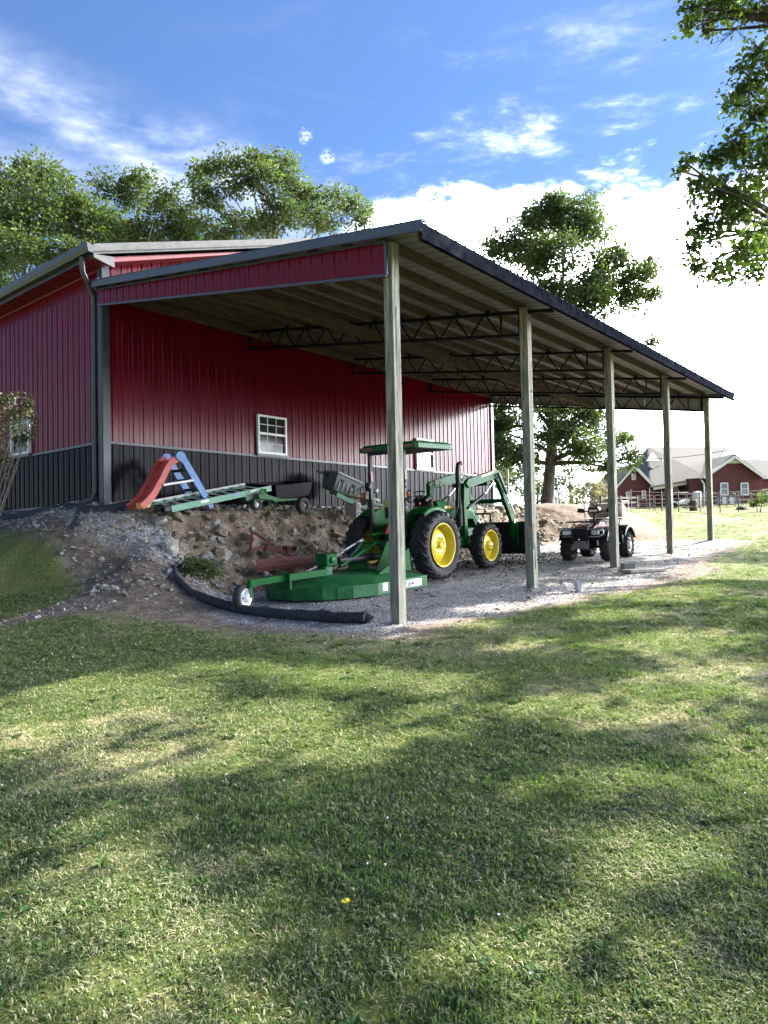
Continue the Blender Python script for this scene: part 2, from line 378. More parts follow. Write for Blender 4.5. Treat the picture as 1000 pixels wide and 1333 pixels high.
# zones: signed distances to plan polygons
def sdist(px, py, poly):
    P = np.array(poly, float); Q = np.roll(P, -1, 0); d = np.full(px.shape, 1e9); ins = np.zeros(px.shape, bool)
    for (x0, y0), (x1, y1) in zip(P, Q):
        ex, ey = x1-x0, y1-y0; t = np.clip(((px-x0)*ex+(py-y0)*ey)/(ex*ex+ey*ey), 0, 1)
        d = np.minimum(d, np.hypot(px-x0-t*ex, py-y0-t*ey))
        c = ((y0 > py) != (y1 > py)) & (px < (x1-x0)*(py-y0)/(y1-y0+1e-12)+x0); ins ^= c
    return np.where(ins, d, -d)
GRAVEL = [(-.75, -.35), (.4, -.62), (1.8, -.95), (3.4, -1.35), (4.9, -1.55), (6.3, -1.35), (8.2, -1.1), (10.5, -.9), (12.6, -.75), (15.2, -.6), (16.0, .9), (15.5, 3), (15.2, 9), (1, 9), (-.15, 7.5), (-.15, 13), (-.55, 13), (-.62, 9.0), (-.62, 7.3), (-.45, 6.2), (.0, 5.3), (.15, 4.4), (-.1, 3.6), (-.75, 2.9), (-.95, 1.6), (-.85, .4)]
BARE = [(-.9, -.75), (1.6, -1.2), (3.6, -1.75), (5.2, -2.2), (7.2, -2.1), (8.6, -1.5), (12.5, -1.2), (15.3, -1.1), (16.0, .6), (16.6, 1.9), (19.5, 3.0), (23, 5), (24, 30), (-.3, 30), (-.75, 12), (-.95, 9.5), (-1.15, 7.6), (-1.2, 6.4), (-1.35, 5.6), (-2.2, 5.0), (-3.4, 4.75), (-4.8, 4.5), (-4.6, 4.1), (-3.0, 4.1), (-2.0, 4.0), (-1.6, 3.2), (-1.45, 1.6), (-1.3, .2)]
def zones(x, y):
    n = (fbm(x, y, 1.6, 4, 1)-.5)*.9; n2 = (fbm(x, y, 5, 3, 7)-.5)*.5
    g = ss(sdist(x, y, GRAVEL)+n*.55+n2*.4, -.14, .14)
    b = ss(sdist(x, y, BARE)+n*.5+n2*.5, -.25, .20)
    z0 = ground(x, y, False)
    dirt = ss(y, 4.7, 5.0)*ss(x, .3, .9)*(x < 15.5)*(1-ss(y, 6.6, 7.0)) + ss(x, 14.8, 15.6)*ss(y, .8, 2.0)
    dry = ss(fbm(x, y, .55, 5, 12)+.35*(vnoise(x, y, 3.1, 14)-.5), .46, .68)
    return g*(1-np.clip(dirt, 0, 1)), b, dry
zg, zb, zd = zones(GX.ravel(), GY.ravel())
def terrain_mat():
    m = bpy.data.materials.new('terrain'); m.use_nodes = True; nt = m.node_tree; N = nt.nodes; L = nt.links; b = N['Principled BSDF']; b.inputs['Roughness'].default_value = .95; b.inputs['Specular IOR Level'].default_value = .15
    geo = N.new('ShaderNodeNewGeometry').outputs['Position']
    def noise(s, d=6, r=.65):
        n = N.new('ShaderNodeTexNoise'); L.new(geo, n.inputs[0]); n.inputs['Scale'].default_value = s; n.inputs['Detail'].default_value = d; n.inputs['Roughness'].default_value = r; return n.outputs[0]
    def ramp(f, *st):
        n = N.new('ShaderNodeValToRGB'); L.new(f, n.inputs[0]); e = n.color_ramp.elements
        while len(e) < len(st): e.new(.5)
        for i, (p, c) in enumerate(st): e[i].position = p; e[i].color = (*c, 1)
        return n.outputs[0]
    def mix(f, a, c):
        n = N.new('ShaderNodeMix'); n.data_type = 'RGBA'; L.new(f, n.inputs[0]); L.new(a, n.inputs[6]); L.new(c, n.inputs[7]); return n.outputs[2]
    def attr(nm):
        n = N.new('ShaderNodeAttribute'); n.attribute_name = nm; return n.outputs['Fac']
    def mth(op, a, c):
        n = N.new('ShaderNodeMath'); n.operation = op; n.use_clamp = True
        for i, s in enumerate((a, c)):
            if isinstance(s, (int, float)): n.inputs[i].default_value = s
            else: L.new(s, n.inputs[i])
        return n.outputs[0]
    gr = ramp(noise(18, 8, .75), (.30, (.070, .072, .034)), (.52, (.115, .135, .052)), (.72, (.180, .190, .095)))
    grl = ramp(noise(1.1, 5), (.35, (.058, .080, .006)), (.65, (.092, .105, .009)))
    gr = mix(mth('MULTIPLY', noise(.6), .9), gr, grl)
    dryc = ramp(noise(30, 6, .7), (.3, (.13, .11, .065)), (.55, (.23, .21, .115)), (.75, (.34, .31, .17)))
    lawn = mix(mth('MULTIPLY', attr('dry'), .75), gr, dryc)
    soil = ramp(noise(5, 9, .72), (.30, (.075, .055, .042)), (.5, (.150, .118, .090)), (.70, (.27, .225, .18)))
    vo = N.new('ShaderNodeTexVoronoi'); L.new(geo, vo.inputs[0]); vo.inputs['Scale'].default_value = 26; vo.inputs['Randomness'].default_value = 1
    grav = ramp(vo.outputs['Color'], (.1, (.15, .15, .155)), (.5, (.27, .27, .275)), (.9, (.44, .435, .42)))
    gd = ramp(noise(1.6, 6, .7), (.38, (.62, .56, .50)), (.62, (1, 1, 1)))
    n = N.new('ShaderNodeMix'); n.data_type = 'RGBA'; n.blend_type = 'MULTIPLY'; n.inputs[0].default_value = 1; L.new(grav, n.inputs[6]); L.new(gd, n.inputs[7]); grav = n.outputs[2]
    c = mix(attr('bare'), lawn, soil); c = mix(mth('MULTIPLY', attr('gravel'), .96), c, grav)
    L.new(c, b.inputs['Base Color'])
    bp = N.new('ShaderNodeBump'); bp.inputs['Strength'].default_value = .8; bp.inputs['Distance'].default_value = .03
    hh = mth('ADD', mth('MULTIPLY', noise(22, 8, .8), .6), mth('MULTIPLY', vo.outputs['Distance'], .8)); L.new(hh, bp.inputs['Height']); L.new(bp.outputs[0], b.inputs['Normal'])
    return m
gme = fast_mesh('ground', np.c_[GX.ravel(), GY.ravel(), GZ.ravel()], GF, terrain_mat(), smooth=True)
for nm, arr in (('gravel', zg), ('bare', np.maximum(zb, zg)), ('dry', zd)):
    at_ = gme.attributes.new(nm, 'FLOAT', 'POINT'); at_.data.foreach_set('value', arr.astype(np.float32))
go = bpy.data.objects.new('ground', gme); COL.objects.link(go); struct(go)
def gz(x, y): return float(ground(np.array([x]), np.array([y]))[0])

# ------------------------------------------------------------------ barn
W = 7.25; XE = 14.75; YB = W+17.5; ZW = 3.03; SL = .33
def rz(x): return 6.84+SL*min(x, XE-x)          # top of the main roof
barn = thing('barn', 'red steel barn with black wainscot and charcoal trim behind the open shelter', 'barn')
def ribbed(L_, h0, h1, ht=None, rib=.2286, dep=.020, thick=True):
    """panel in local x (0..L_), z h0..h1 (h1 may slope), ribs towards -y"""
    xs = []; n = int(round(L_/rib)); n = max(1, n)
    for k in range(n):
        o = k*rib
        for dx, dy in ((0, 0), (.078, 0), (.086, .006), (.098, .006), (.106, 0), (.165, 0), (.180, dep), (.200, dep), (.215, 0)):
            if o+dx < L_-1e-4: xs.append((o+dx, dy))
    xs.append((L_, 0)); mb = MB(); vs = []; fs = []
    f0 = h0 if callable(h0) else (lambda x: h0); f1 = h1 if callable(h1) else (lambda x: h1)
    for x, d in xs: vs += [(x, -d, f0(x)), (x, -d, f1(x)), (x, .012, f1(x)), (x, .012, f0(x))]
    for i in range(len(xs)-1):
        a = i*4; b = a+4
        fs += [(a, b, b+1, a+1), (a+1, b+1, b+2, a+2), (a+3, a+2, b+2, b+3), (a, a+3, b+3, b)]
    mb.add(vs, fs); mb.add(vs[:4], [(0, 1, 2, 3)]); mb.add(vs[-4:], [(3, 2, 1, 0)])
    return mb
# sheathing behind the panels (one wall part), then the 3 ft steel sheets
mb = MB()
pl = [(0.02, W+.03, 1.55), (XE-.02, W+.03, 1.55), (XE-.02, W+.03, 6.5), (XE/2, W+.03, 6.7+SL*XE/2-.1), (.02, W+.03, 6.5)]
mb.prism(pl, (0, .1, 0)); mb.box((.08, (W+YB)/2+.05, 4.0), (.1, YB-W-.2, 4.9)); mb.box((XE-.08, (W+YB)/2+.05, 4.0), (.1, YB-W-.2, 4.9))
mb.prism([(p[0], YB-.1, p[2]) for p in pl], (0, .08, 0)); mb.build('wall', RED, barn)
NP = 16; PW_ = XE/NP
mU = ribbed(PW_-.004, 1.86, ZW-.03).mesh('wainscot_panel', BLK)
for k in range(NP):
    inst(mU, 'wainscot_panel', barn, (k*PW_, W, 0))
    x0 = k*PW_
    f1 = (lambda x, x0=x0: rz(x0+x)-.30)
    ribbed(PW_-.004, ZW+.03, f1).build('siding_panel', RED, barn, loc=(x0, W, 0))
NL = 19; PL = (YB-W)/NL
mSl = ribbed(PL-.004, 1.86, ZW-.03).mesh('wainscot_panel', BLK); mSu = ribbed(PL-.004, ZW+.03, 6.46).mesh('siding_panel', RED)
for k in range(NL):                                        # left side, runs along +y, ribs towards -x
    for me, nm in ((mSl, 'wainscot_panel'), (mSu, 'siding_panel')):
        inst(me, nm, barn, (0, W+(k+1)*PL, 0), (0, 0, -PI/2))
mb = MB(); mb.box((XE/2, W-.028, ZW), (XE-.2, .03, .05)); mb.build('wainscot_trim', TRIM, barn)
mb = MB(); mb.box((-.028, (W+YB)/2, ZW), (.03, YB-W-.2, .05)); mb.build('wainscot_trim', TRIM, barn)
mb = MB(); mb.box((XE/2, W-.02, 1.83), (XE-.2, .05, .05)); mb.box((-.02, (W+YB)/2, 1.83), (.05, YB-W-.1, .05)); mb.build('base_trim', TRIM, barn)
for x in (0, XE):                                           # corner boards
    s_ = 1 if x == 0 else -1
    mb = MB(); mb.box((x+s_*.065-s_*.03, W-.035, 4.15), (.15, .03, 4.75)); mb.box((x-s_*.035, W+.05, 4.15), (.03, .14, 4.75)); mb.build('corner_trim', TRIM, barn)
# roof: ribbed sheets running up the slope
OV = .4; ROY = W-.40
def roofz(x): return rz(x) if True else 0
run = XE/2+OV
for side_ in (0, 1):
    n = 20; wd = (YB+.35-ROY)/n
    for k in range(n):
        y0 = ROY+k*wd; vs = []; fs = []; prof = [(0, 0), (.10, 0), (.12, .025), (.16, .025), (.18, 0), (wd/2-.04, 0), (wd/2-.02, .025), (wd/2+.02, .025), (wd/2+.04, 0), (wd-.003, 0)]
        xa, xb = (-OV, XE/2) if side_ == 0 else (XE+OV, XE/2)
        za = rz(-OV) ; zb_ = rz(XE/2)
        for yy, dz in prof:
            vs += [(xa, y0+yy, za+dz-.03), (xb, y0+yy, zb_+dz-.03), (xb, y0+yy, zb_-.05), (xa, y0+yy, za-.05)]
        for i in range(len(prof)-1):
            a = i*4; b = a+4; fs += [(a, a+1, b+1, b), (a+3, b+3, b+2, a+2), (a, b, b+3, a+3)]
        MB().add(vs, fs).build('roof_panel', ROOF, barn)
mb = MB(); mb.prism([(XE/2-.25, ROY, rz(XE/2)-.06), (XE/2, ROY, rz(XE/2)+.03), (XE/2+.25, ROY, rz(XE/2)-.06)], (0, YB+.35-ROY, 0)); mb.build('ridge_cap', ROOF, barn)
for s_ in (0, 1):                                           # rake trim on the gable overhang
    f = (lambda x: x) if s_ == 0 else (lambda x: XE-x)
    z0 = rz(-OV)-.02; z1 = rz(XE/2)-.02
    mb = MB(); mb.prism([(f(-OV), ROY-.02, z0-.17), (f(XE/2), ROY-.02, z1-.17), (f(XE/2), ROY-.02, z1+.03), (f(-OV), ROY-.02, z0+.03)], (0, .04, 0))
    mb.prism([(f(-OV), ROY-.035, z0-.12), (f(XE/2), ROY-.035, z1-.12), (f(XE/2), ROY-.035, z1-.10), (f(-OV), ROY-.035, z0-.10)], (0, .015, 0))
    mb.build('rake_trim', M('light_grey_trim', (.10, .10, .105), .5, spec=.2) if s_ == 0 else TRIM, barn)
    mb = MB(); mb.prism([(f(-OV), ROY+.02, z0-.20), (f(0), ROY+.02, z0-.20), (f(XE/2), ROY+.02, z1-.22), (f(XE/2), ROY+.02, z1-.24), (f(-OV), ROY+.02, z0-.23)], (0, .40, 0)); mb.build('rake_soffit', SOF, barn)
# boxed eave return at the near corner
mb = MB(); mb.prism([(-OV, ROY-.022, rz(-OV)-.19), (.02, ROY-.022, rz(0)-.26), (.02, ROY-.022, rz(0)-.46), (-.02, ROY-.022, rz(0)-.46), (-OV, ROY-.022, rz(-OV)-.25)], (0, .03, 0)); mb.build('eave_return', M('pale_grey_trim', (.12, .12, .125), .5, spec=.2), barn)
mb = MB(); mb.box((-OV+.015, (ROY+YB)/2, rz(-OV)-.14), (.03, YB-ROY, .20)); mb.build('fascia_trim', TRIM, barn)
for k in range(24):                                         # ribbed red soffit
    y0 = ROY+.01+k*.74
    mb = MB()
    for q in range(6): mb.box((-.2, y0+.06+q*.122, 6.475+(.012 if q % 2 else 0)), (.37, .118, .012))
    mb.build('soffit_panel', SOF, barn)
mb = MB(); mb.box((-.03, (W+YB)/2, 6.44), (.03, YB-W, .035)); mb.build('soffit_trim', M('pink_trim', (.24, .05, .06), .4), barn)
gp = [(-.40, 0, 6.46), (-.40, 0, 6.60), (-.41, 0, 6.62), (-.42, 0, 6.49), (-.50, 0, 6.49), (-.535, 0, 6.56), (-.545, 0, 6.64), (-.56, 0, 6.64), (-.55, 0, 6.54), (-.51, 0, 6.465)]
mb = MB(); mb.prism([(a+.0, ROY-.01, c+.075) for a, b, c in gp], (0, YB-ROY+.2, 0)); mb.prism([(a, ROY-.03, c+.075) for a, b, c in [gp[0], gp[1], gp[6], gp[5], gp[9]]], (0, .02, 0)); mb.build('gutter', TRIM, barn)
mb = MB(); ds = [(-.46, 7.15, 6.52), (-.46, 7.16, 6.40), (-.42, 7.22, 6.28), (-.16, 7.40, 6.05), (-.075, 7.45, 5.92), (-.07, 7.46, 5.7), (-.07, 7.48, 4), (-.07, 7.48, 2.05), (-.10, 7.52, 1.93), (-.28, 7.62, 1.86)]
mb.tube(ds, .052, 8); mb.build('downspout', TRIM, barn)
def window(parent, L_, loc, rot=(0, 0, 0), w_=.92, h=.93, sub=True, blind=None):
    f = .05; mb = MB()
    mb.box((w_/2, -.045, f/2), (w_, .07, f)); mb.box((w_/2, -.045, h-f/2), (w_, .07, f)); mb.box((f/2, -.045, h/2), (f, .07, h-2*f)); mb.box((w_-f/2, -.045, h/2), (f, .07, h-2*f))
    mb.box((w_/2, -.052, h/2+.02), (w_-2*f, .05, .055))
    wn = mb.build('window', WHITE, parent, loc=loc, rot=rot)
    if L_: wn['label'] = L_
    p1 = MB(); p1.box((w_/2, -.022, h*.27), (w_-2*f, .006, h*.47)); p1.build('pane', GLASS, wn)
    p2 = MB(); p2.box((w_/2, -.032, h*.76), (w_-2*f, .006, h*.43)); p2.build('pane', GLASS, wn)
    g = MB(); 
    for q in (1, 2, 3)[:2]: g.box((f+(w_-2*f)*q/3, -.044, h*.76), (.016, .012, h*.40)); g.box((f+(w_-2*f)*q/3, -.030, h*.27), (.012, .006, h*.44))
    g.box((w_/2, -.045, h*.76), (w_-2*f, .010, .016)); g.box((w_/2, -.031, h*.27), (w_-2*f, .004, .010)); g.build('muntin', WHITE, wn)
    s_ = MB(); s_.box((w_/2, -.04, -.03), (w_+.08, .09, .06)); s_.build('sill', TRIM, wn)
    return wn
window(barn, None, (3.84, W-.005, 3.09)); window(barn, None, (10.12, W-.005, 3.09))
window(barn, None, (0, 11.27, 3.08), (0, 0, -PI/2))

# ------------------------------------------------------------------ open shelter
sh = thing('lean_to_shelter', 'open lean-to shelter on timber posts with black steel trusses, joined to the red barn', 'shelter')
B = 3.66; RS = .150
def tz(y): return 4.89+RS*y                       # top of the trusses
for i in range(5):
    zb0 = gz(i*B, 0)-.35; top = 4.93 if i else 4.93
    mb = MB(); p_ = .145
    n = 14; cols = [(-p_/2, -p_/2), (-p_/2+.049, -p_/2), (-p_/2+.052, -p_/2+.005), (-p_/2+.095, -p_/2+.0), (p_/2, -p_/2), (p_/2, p_/2), (-p_/2, p_/2), (-p_/2, .028), (-p_/2+.004, .025), (-p_/2, .022), (-p_/2, -.024), (-p_/2+.004, -.027), (-p_/2, -.030)]
    vs = []; fs = []; K = len(cols); bow = [random.uniform(-.006, .006) for _ in range(2)]
    for a in range(n+1):
        t = a/n; z = zb0+(top-zb0)*t; dx = math.sin(t*PI)*bow[0]; dy = math.sin(t*PI)*bow[1]
        for cx, cy in cols: vs.append((i*B+cx+dx+random.uniform(-.0008, .0008), cy+dy, z))
    for a in range(n):
        for k in range(K): fs.append((a*K+k, a*K+(k+1) % K, (a+1)*K+(k+1) % K, (a+1)*K+k))
    fs.append(tuple(range(n*K, n*K+K))); mb.add(vs, fs)
    po = mb.build('post', WOOD, sh)
    mc = MB()
    for q in range(5):
        z = random.uniform(.6, 4.4)*1.0+i*.1; h = random.uniform(.15, .9); 
        if q % 2: mc.box((i*B+random.uniform(-.05, .05), -p_/2-.001, z), (random.uniform(.003, .006), .006, h))
        else: mc.box((i*B-p_/2-.001, random.uniform(-.05, .05), z), (.006, random.uniform(.003, .006), h))
    for q in range(1):
        z = random.uniform(.5, 4.5); mc.lathe([(.0001, -.003), (.016, -.001), (.018, .002)], (i*B+random.uniform(-.04, .04), -p_/2-.0005, z), (0, -1, 0), 8)
        z = random.uniform(.5, 4.5); mc.lathe([(.0001, -.003), (.016, -.001), (.018, .002)], (i*B-p_/2-.0005, random.uniform(-.04, .04), z), (-1, 0, 0), 8)
    mc.build('timber_check', CRACK, po)['kind'] = 'stuff'
PURY = [-.55+.65*k for k in range(12)]
XA, XB = -.22, 14.98
for k, y in enumerate(PURY):
    z = tz(y)+.072
    mb = MB(); nn = 12
    for q in range(nn):                     # slight joints and warps between sticks
        x0 = XA+.1+(XB-XA-.2)*q/nn; x1 = XA+.1+(XB-XA-.2)*(q+1)/nn
        if q % 3 == 2: x1 -= .006
        mb.beam((x0, y, z+random.uniform(-.002, .002)), (x1, y, z), .038, .138, (0, -RS, 1))
    mb.build('purlin', PUR, sh)
mb = MB(); mb.box((7.38, W-.06, tz(W)+.20), (15.1, .10, .06)); mb.box((7.38, W-.045, tz(W)+.10), (15.1, .05, .16)); mb.build('wall_flashing', TRIM, sh)
mb = MB(); mb.box((7.3, 3.42, 5.12), (14.6, .038, .20)); mb.build('brace_board', PUR, sh, 'long plank bracing the middle of the trusses')
mb = MB(); mb.box((7.3, 7.16, 5.93), (14.6, .04, .20)); mb.build('ledger_board', PUR, sh)
mb = MB(); mb.box((7.3, .10, 4.66), (14.3, .001, .001)) if False else None
for i in range(1, 5):                       # trusses
    x = i*B+(-.0 if i < 4 else -.12); y0, y1 = -.50, 7.20; D_ = .42
    t_ = MB(); t_.beam((x-.03, y0, tz(y0)-.03), (x-.03, y1, tz(y1)-.03), .045, .05); t_.beam((x+.03, y0, tz(y0)-.03), (x+.03, y1, tz(y1)-.03), .045, .05)
    tr = t_.build('truss', STL, sh)
    bc = MB(); bc.beam((x-.03, .085, tz(.085)-D_), (x-.03, y1, tz(y1)-D_), .04, .045); bc.beam((x+.03, .085, tz(.085)-D_), (x+.03, y1, tz(y1)-D_), .04, .045); bc.build('bottom_chord', STL, tr)
    for y in (.10, y1): b_ = MB(); b_.beam((x, y, tz(y)-D_-.03), (x, y, tz(y)-.01), .05, .05); b_.build('end_strut', STL, tr)
    b_ = MB(); b_.beam((x, .47, tz(.47)-D_), (x, .47, tz(.47)-.04), .028, .028); b_.build('web_bar', STL, tr)
    nodes = [.80+.65*k for k in range(10)]
    for k, y in enumerate(nodes):
        for s_ in (-1, 1):
            yb = y+s_*.325
            if yb > 7.15: continue
            b_ = MB(); b_.beam((x, y+s_*.03, tz(y)-.045), (x, yb-s_*.02, tz(yb)-D_+.01), .026, .026); b_.build('web_bar', STL, tr)
    for y in PURY[:-1]:
        b_ = MB(); b_.box((x+.01, y, tz(y)+.03), (.09, .05, .075)); b_.build('purlin_clip', STL, tr)
# roof sheets (ribs run down the slope)
nR = 17; wd = (XB-XA)/nR
vs = []; fs = []; prof = [(0, 0)]
for q in range(4): o = q*wd/4; prof += [(o+wd/8-.035, 0), (o+wd/8-.015, .028), (o+wd/8+.015, .028), (o+wd/8+.035, 0)]
prof += [(wd-.003, 0)]
YA, YC = -.66, W+.01
for xx, dz in prof:
    for y in (YA, YC): vs.append((xx, y, tz(y)+.146+dz))
    for y in (YC, YA): vs.append((xx, y, tz(y)+.142+dz))
for i in range(len(prof)-1): a = i*4; b = a+4; fs += [(a, b, b+1, a+1), (a+3, a+2, b+2, b+3), (a, a+3, b+3, b)]
mbr = MB(); mbr.v = vs; 
for f in fs: mbr.f.append(f); mbr.mi.append(1 if f[0] % 4 == 3 else 0); mbr.sm.append(False)
mr_ = mbr.mesh('roof_panel', [ROOF, UNDER])
for k in range(nR): inst(mr_, 'roof_panel', sh, (XA+k*wd, 0, 0))
mb = MB(); mb.box(((XA+XB)/2, -.672, tz(-.66)+.045), (XB-XA+.04, .022, .20)); mb.box(((XA+XB)/2, -.645, tz(-.66)-.05), (XB-XA, .055, .012)); mb.build('eave_trim', M('eave_charcoal', (.007, .009, .015), .95, 0, .3, 6, .1, 9, (.018, .020, .028), spec=.0), sh)
for x, s_ in ((XA, -1), (XB, 1)):
    mb = MB(); ya, yb = -.68, W-.02
    mb.prism([(x+s_*.0, ya, tz(ya)+.045), (x, yb, tz(yb)+.045), (x, yb, tz(yb)+.19), (x, ya, tz(ya)+.19)], (s_*.022, 0, 0))
    mb.prism([(x+s_*.022, ya, tz(ya)+.045), (x+s_*.022, yb, tz(yb)+.045), (x+s_*.022, yb, tz(yb)+.065), (x+s_*.022, ya, tz(ya)+.065)], (s_*.012, 0, 0))
    mb.prism([(x+s_*.022, ya, tz(ya)+.178), (x+s_*.022, yb, tz(yb)+.178), (x-s_*.10, yb, tz(yb)+.19), (x-s_*.10, ya, tz(ya)+.19)], (0, 0, .008))
    mb.build('rake_trim', M('rake_slate', (.050, .060, .080), .4), sh)
# end panels under the rake
def endz0(y): return 4.49+.168*y
for x, far in ((-.10, 0), (14.72, 1)):
    n = 8; pw = 7.22/n
    for k in range(n):
        ya = 7.22-k*pw
        b_ = ribbed(pw-.003, lambda t, ya=ya: endz0(ya-t), lambda t, ya=ya: tz(ya-t)+(.05 if not far else .03))
        if far: b_.mi = [0]*len(b_.mi)
        b_.build('end_panel', RED if not far else M('grey_back_panel', (.30, .30, .29), .6), sh, loc=(x, ya, 0), rot=(0, 0, -PI/2))
    mb = MB(); xf = x-.025
    mb.beam((xf, 7.2, endz0(7.2)-.01), (xf, -.02, endz0(-.02)-.01), .035, .035); mb.beam((xf, 7.2, tz(7.2)+.03), (xf, -.02, tz(-.02)+.03), .02, .03)
    mb.box((xf, -.02, (endz0(0)+tz(0))/2), (.035, .035, tz(0)-endz0(0)+.02)); mb.build('panel_trim', TRIM, sh)
    mb = MB(); mb.beam((x+.055, 7.15, endz0(7.15)+.06), (x+.055, .08, endz0(.08)+.06), .04, .13); mb.build('end_girt', PUR, sh)
mb = MB(); mb.tube([(14.80, -.10, 4.85), (14.80, -.62, 4.78), (14.80, -.70, 4.80)], .018, 6); mb.build('outrigger', CHR, sh)

# ------------------------------------------------------------------ wheels
def tyre_mb(R, w_, rr, lugs=0, lug_h=.035, n=40, style='ag'):
    mb = MB(); h = w_/2; c = (0, 0, 0)
    prof = [(rr, -h*.62), (rr+.02, -h*.72), (rr+(R-rr)*.35, -h*.98), (rr+(R-rr)*.65, -h*1.0), (R-lug_h-.02, -h*.93), (R-lug_h, -h*.80), (R-lug_h+.008, 0), (R-lug_h, h*.80), (R-lug_h-.02, h*.93), (rr+(R-rr)*.65, h*1.0), (rr+(R-rr)*.35, h*.98), (rr+.02, h*.72), (rr, h*.62)]
    mb.lathe(prof, c, (0, 1, 0), n, closed=True)
    for k in range(lugs):
        for s_ in (-1, 1):
            t0 = 2*PI*(k+(0 if s_ > 0 else .5))/lugs; pts = []
            for q, (rad, hh, dt) in enumerate(((R-.010, -.02*s_, 0), (R-.006, s_*h*.45, .55), (R-.012, s_*h*.86, 1.0), (R-.07, s_*h*1.01, 1.15))):
                t = t0+dt*(2*PI/lugs)*(.95 if style == 'ag' else .25); pts.append(Vector((math.cos(t)*rad, hh, math.sin(t)*rad)))
            for a, b in zip(pts[:-1], pts[1:]):
                up = Vector((a.x+b.x, 0, a.z+b.z)).normalized(); mb.beam(a-up*.018, b-up*.018, .045 if style == 'ag' else .03, .05, up)
    return mb
def wheel(parent, loc, R, w_, rimprof, rr, lugs, out=-1, rim_mat=None, spin=0., nb=8, br=.12, style='ag', lug_h=.035, n=40, steer=0):
    hb = MB(); hb.lathe([(.0001, -.10), (.07, -.10), (.07, .10), (.05, .13), (.0001, .13)], (0, 0, 0), (0, out, 0), 14)
    wl = hb.build('wheel', [rim_mat or YEL], parent, loc=loc, rot=(0, spin, steer))
    tyre_mb(R, w_, rr, lugs, lug_h, n, style).build('tyre', RUB, wl)
    rm = MB(); rm.lathe(rimprof, (0, 0, 0), (0, out, 0), 36)
    z_ = [h for r, h in rimprof if r < br+.03 and r > br-.06] or [rimprof[-1][1]]
    rm.mat(1)
    for k in range(nb):
        t = 2*PI*k/nb; rm.lathe([(.0001, .022), (.012, .020), (.013, 0)], (math.cos(t)*br, out*(max(z_)), math.sin(t)*br), (0, out, 0), 6)
    rm.build('rim', [rim_mat or YEL, DARK], wl)
    return wl

# ------------------------------------------------------------------ tractor
TX, TY = 4.34, 3.27; TZ = gz(TX, TY-.8)+.02
T = thing('tractor', 'green utility tractor with yellow wheels, front loader and flat canopy parked under the shelter', 'tractor', (TX, TY, TZ), (0, -.044, .03)); T.scale = (.97,)*3
rimR = [(.44, .155), (.455, .175), (.445, .185), (.425, .165), (.41, .12), (.405, -.02), (.375, -.045), (.33, .0), (.27, .055), (.22, .085), (.12, .088), (.10, .05), (.0001, .05)]
rimF = [(.355, .115), (.365, .130), (.355, .138), (.335, .12), (.32, .07), (.315, -.02), (.28, -.03), (.22, .02), (.17, .055), (.12, .06), (.11, .10), (.08, .13), (.0001, .13)]
for s_ in (-1, 1):
    wheel(T, (0, s_*.86, .70), .70, .38, rimR, .44, 21, s_, spin=.3*s_, br=.155)
    wheel(T, (2.28, s_*.73, .53), .53, .28, rimF, .355, 18, s_, spin=.1, nb=6, br=.12, lug_h=.03)
    # fender: swept arc with side lip
    mb = MB(); P = []; a0_, a1_ = math.radians(22), math.radians(120); n = 14
    for k in range(n+1):
        t = a0_+(a1_-a0_)*k/n; r = .80+.02*math.sin(t*2); x = math.cos(t)*r; z = .70+math.sin(t)*r
        P.append([(x, s_*.46, z), (x, s_*.84, z), (x*1.0, s_*.87, z-.03), (x*.985, s_*.88, z-.08), (x*.985, s_*.865, z-.08), (x*.99, s_*.85, z-.03), (x*.985, s_*.83, z-.018), (x*.985, s_*.46, z-.018)])
    vs = [p for r_ in P for p in r_]; fs = []
    for k in range(n):
        for j in range(8): fs.append((k*8+j, k*8+(j+1) % 8, (k+1)*8+(j+1) % 8, (k+1)*8+j))
    fs += [tuple(range(8)), tuple(range(n*8, n*8+8))[::-1]]
    mb.add(vs, fs, False)
    mb.prism([(math.cos(a0_+(a1_-a0_)*k/n)*.80, s_*.455, .70+math.sin(a0_+(a1_-a0_)*k/n)*.80) for k in range(n+1)]+[(-.40, s_*.455, .85), (.5, s_*.455, .80)], (0, s_*.012, 0))
    mb.build('fender', GRN, T)
# chassis, axle, gearbox
mb = MB(); mb.box((.05, 0, .72), (.62, .50, .50), bev=.05); mb.box((.75, 0, .72), (.9, .36, .36), bev=.04); mb.box((1.6, 0, .68), (1.0, .30, .34), bev=.03)
mb.tube([(0, -.55, .70), (0, .55, .70)], .13, 12); mb.box((2.05, 0, .62), (.35, .34, .26), bev=.03); mb.tube([(2.28, -.56, .53), (2.28, .56, .53)], .07, 10); mb.box((2.5, 0, .78), (.35, .42, .34), bev=.03)
mb.build('chassis', M('dark_green_casting', (.006, .055, .020), .5, 0, .4, 8), T)
mb = MB()                              # engine side parts
mb.box((1.55, -.0, .98), (.75, .42, .42), bev=.03); mb.box((1.15, -.24, .85), (.12, .12, .3)); mb.tube([(1.2, -.26, 1.0), (1.5, -.27, .9), (1.9, -.26, 1.0)], .03, 8); mb.tube([(1.7, -.28, .75), (1.7, -.28, 1.2)], .07, 10); mb.build('engine', DARK, T)
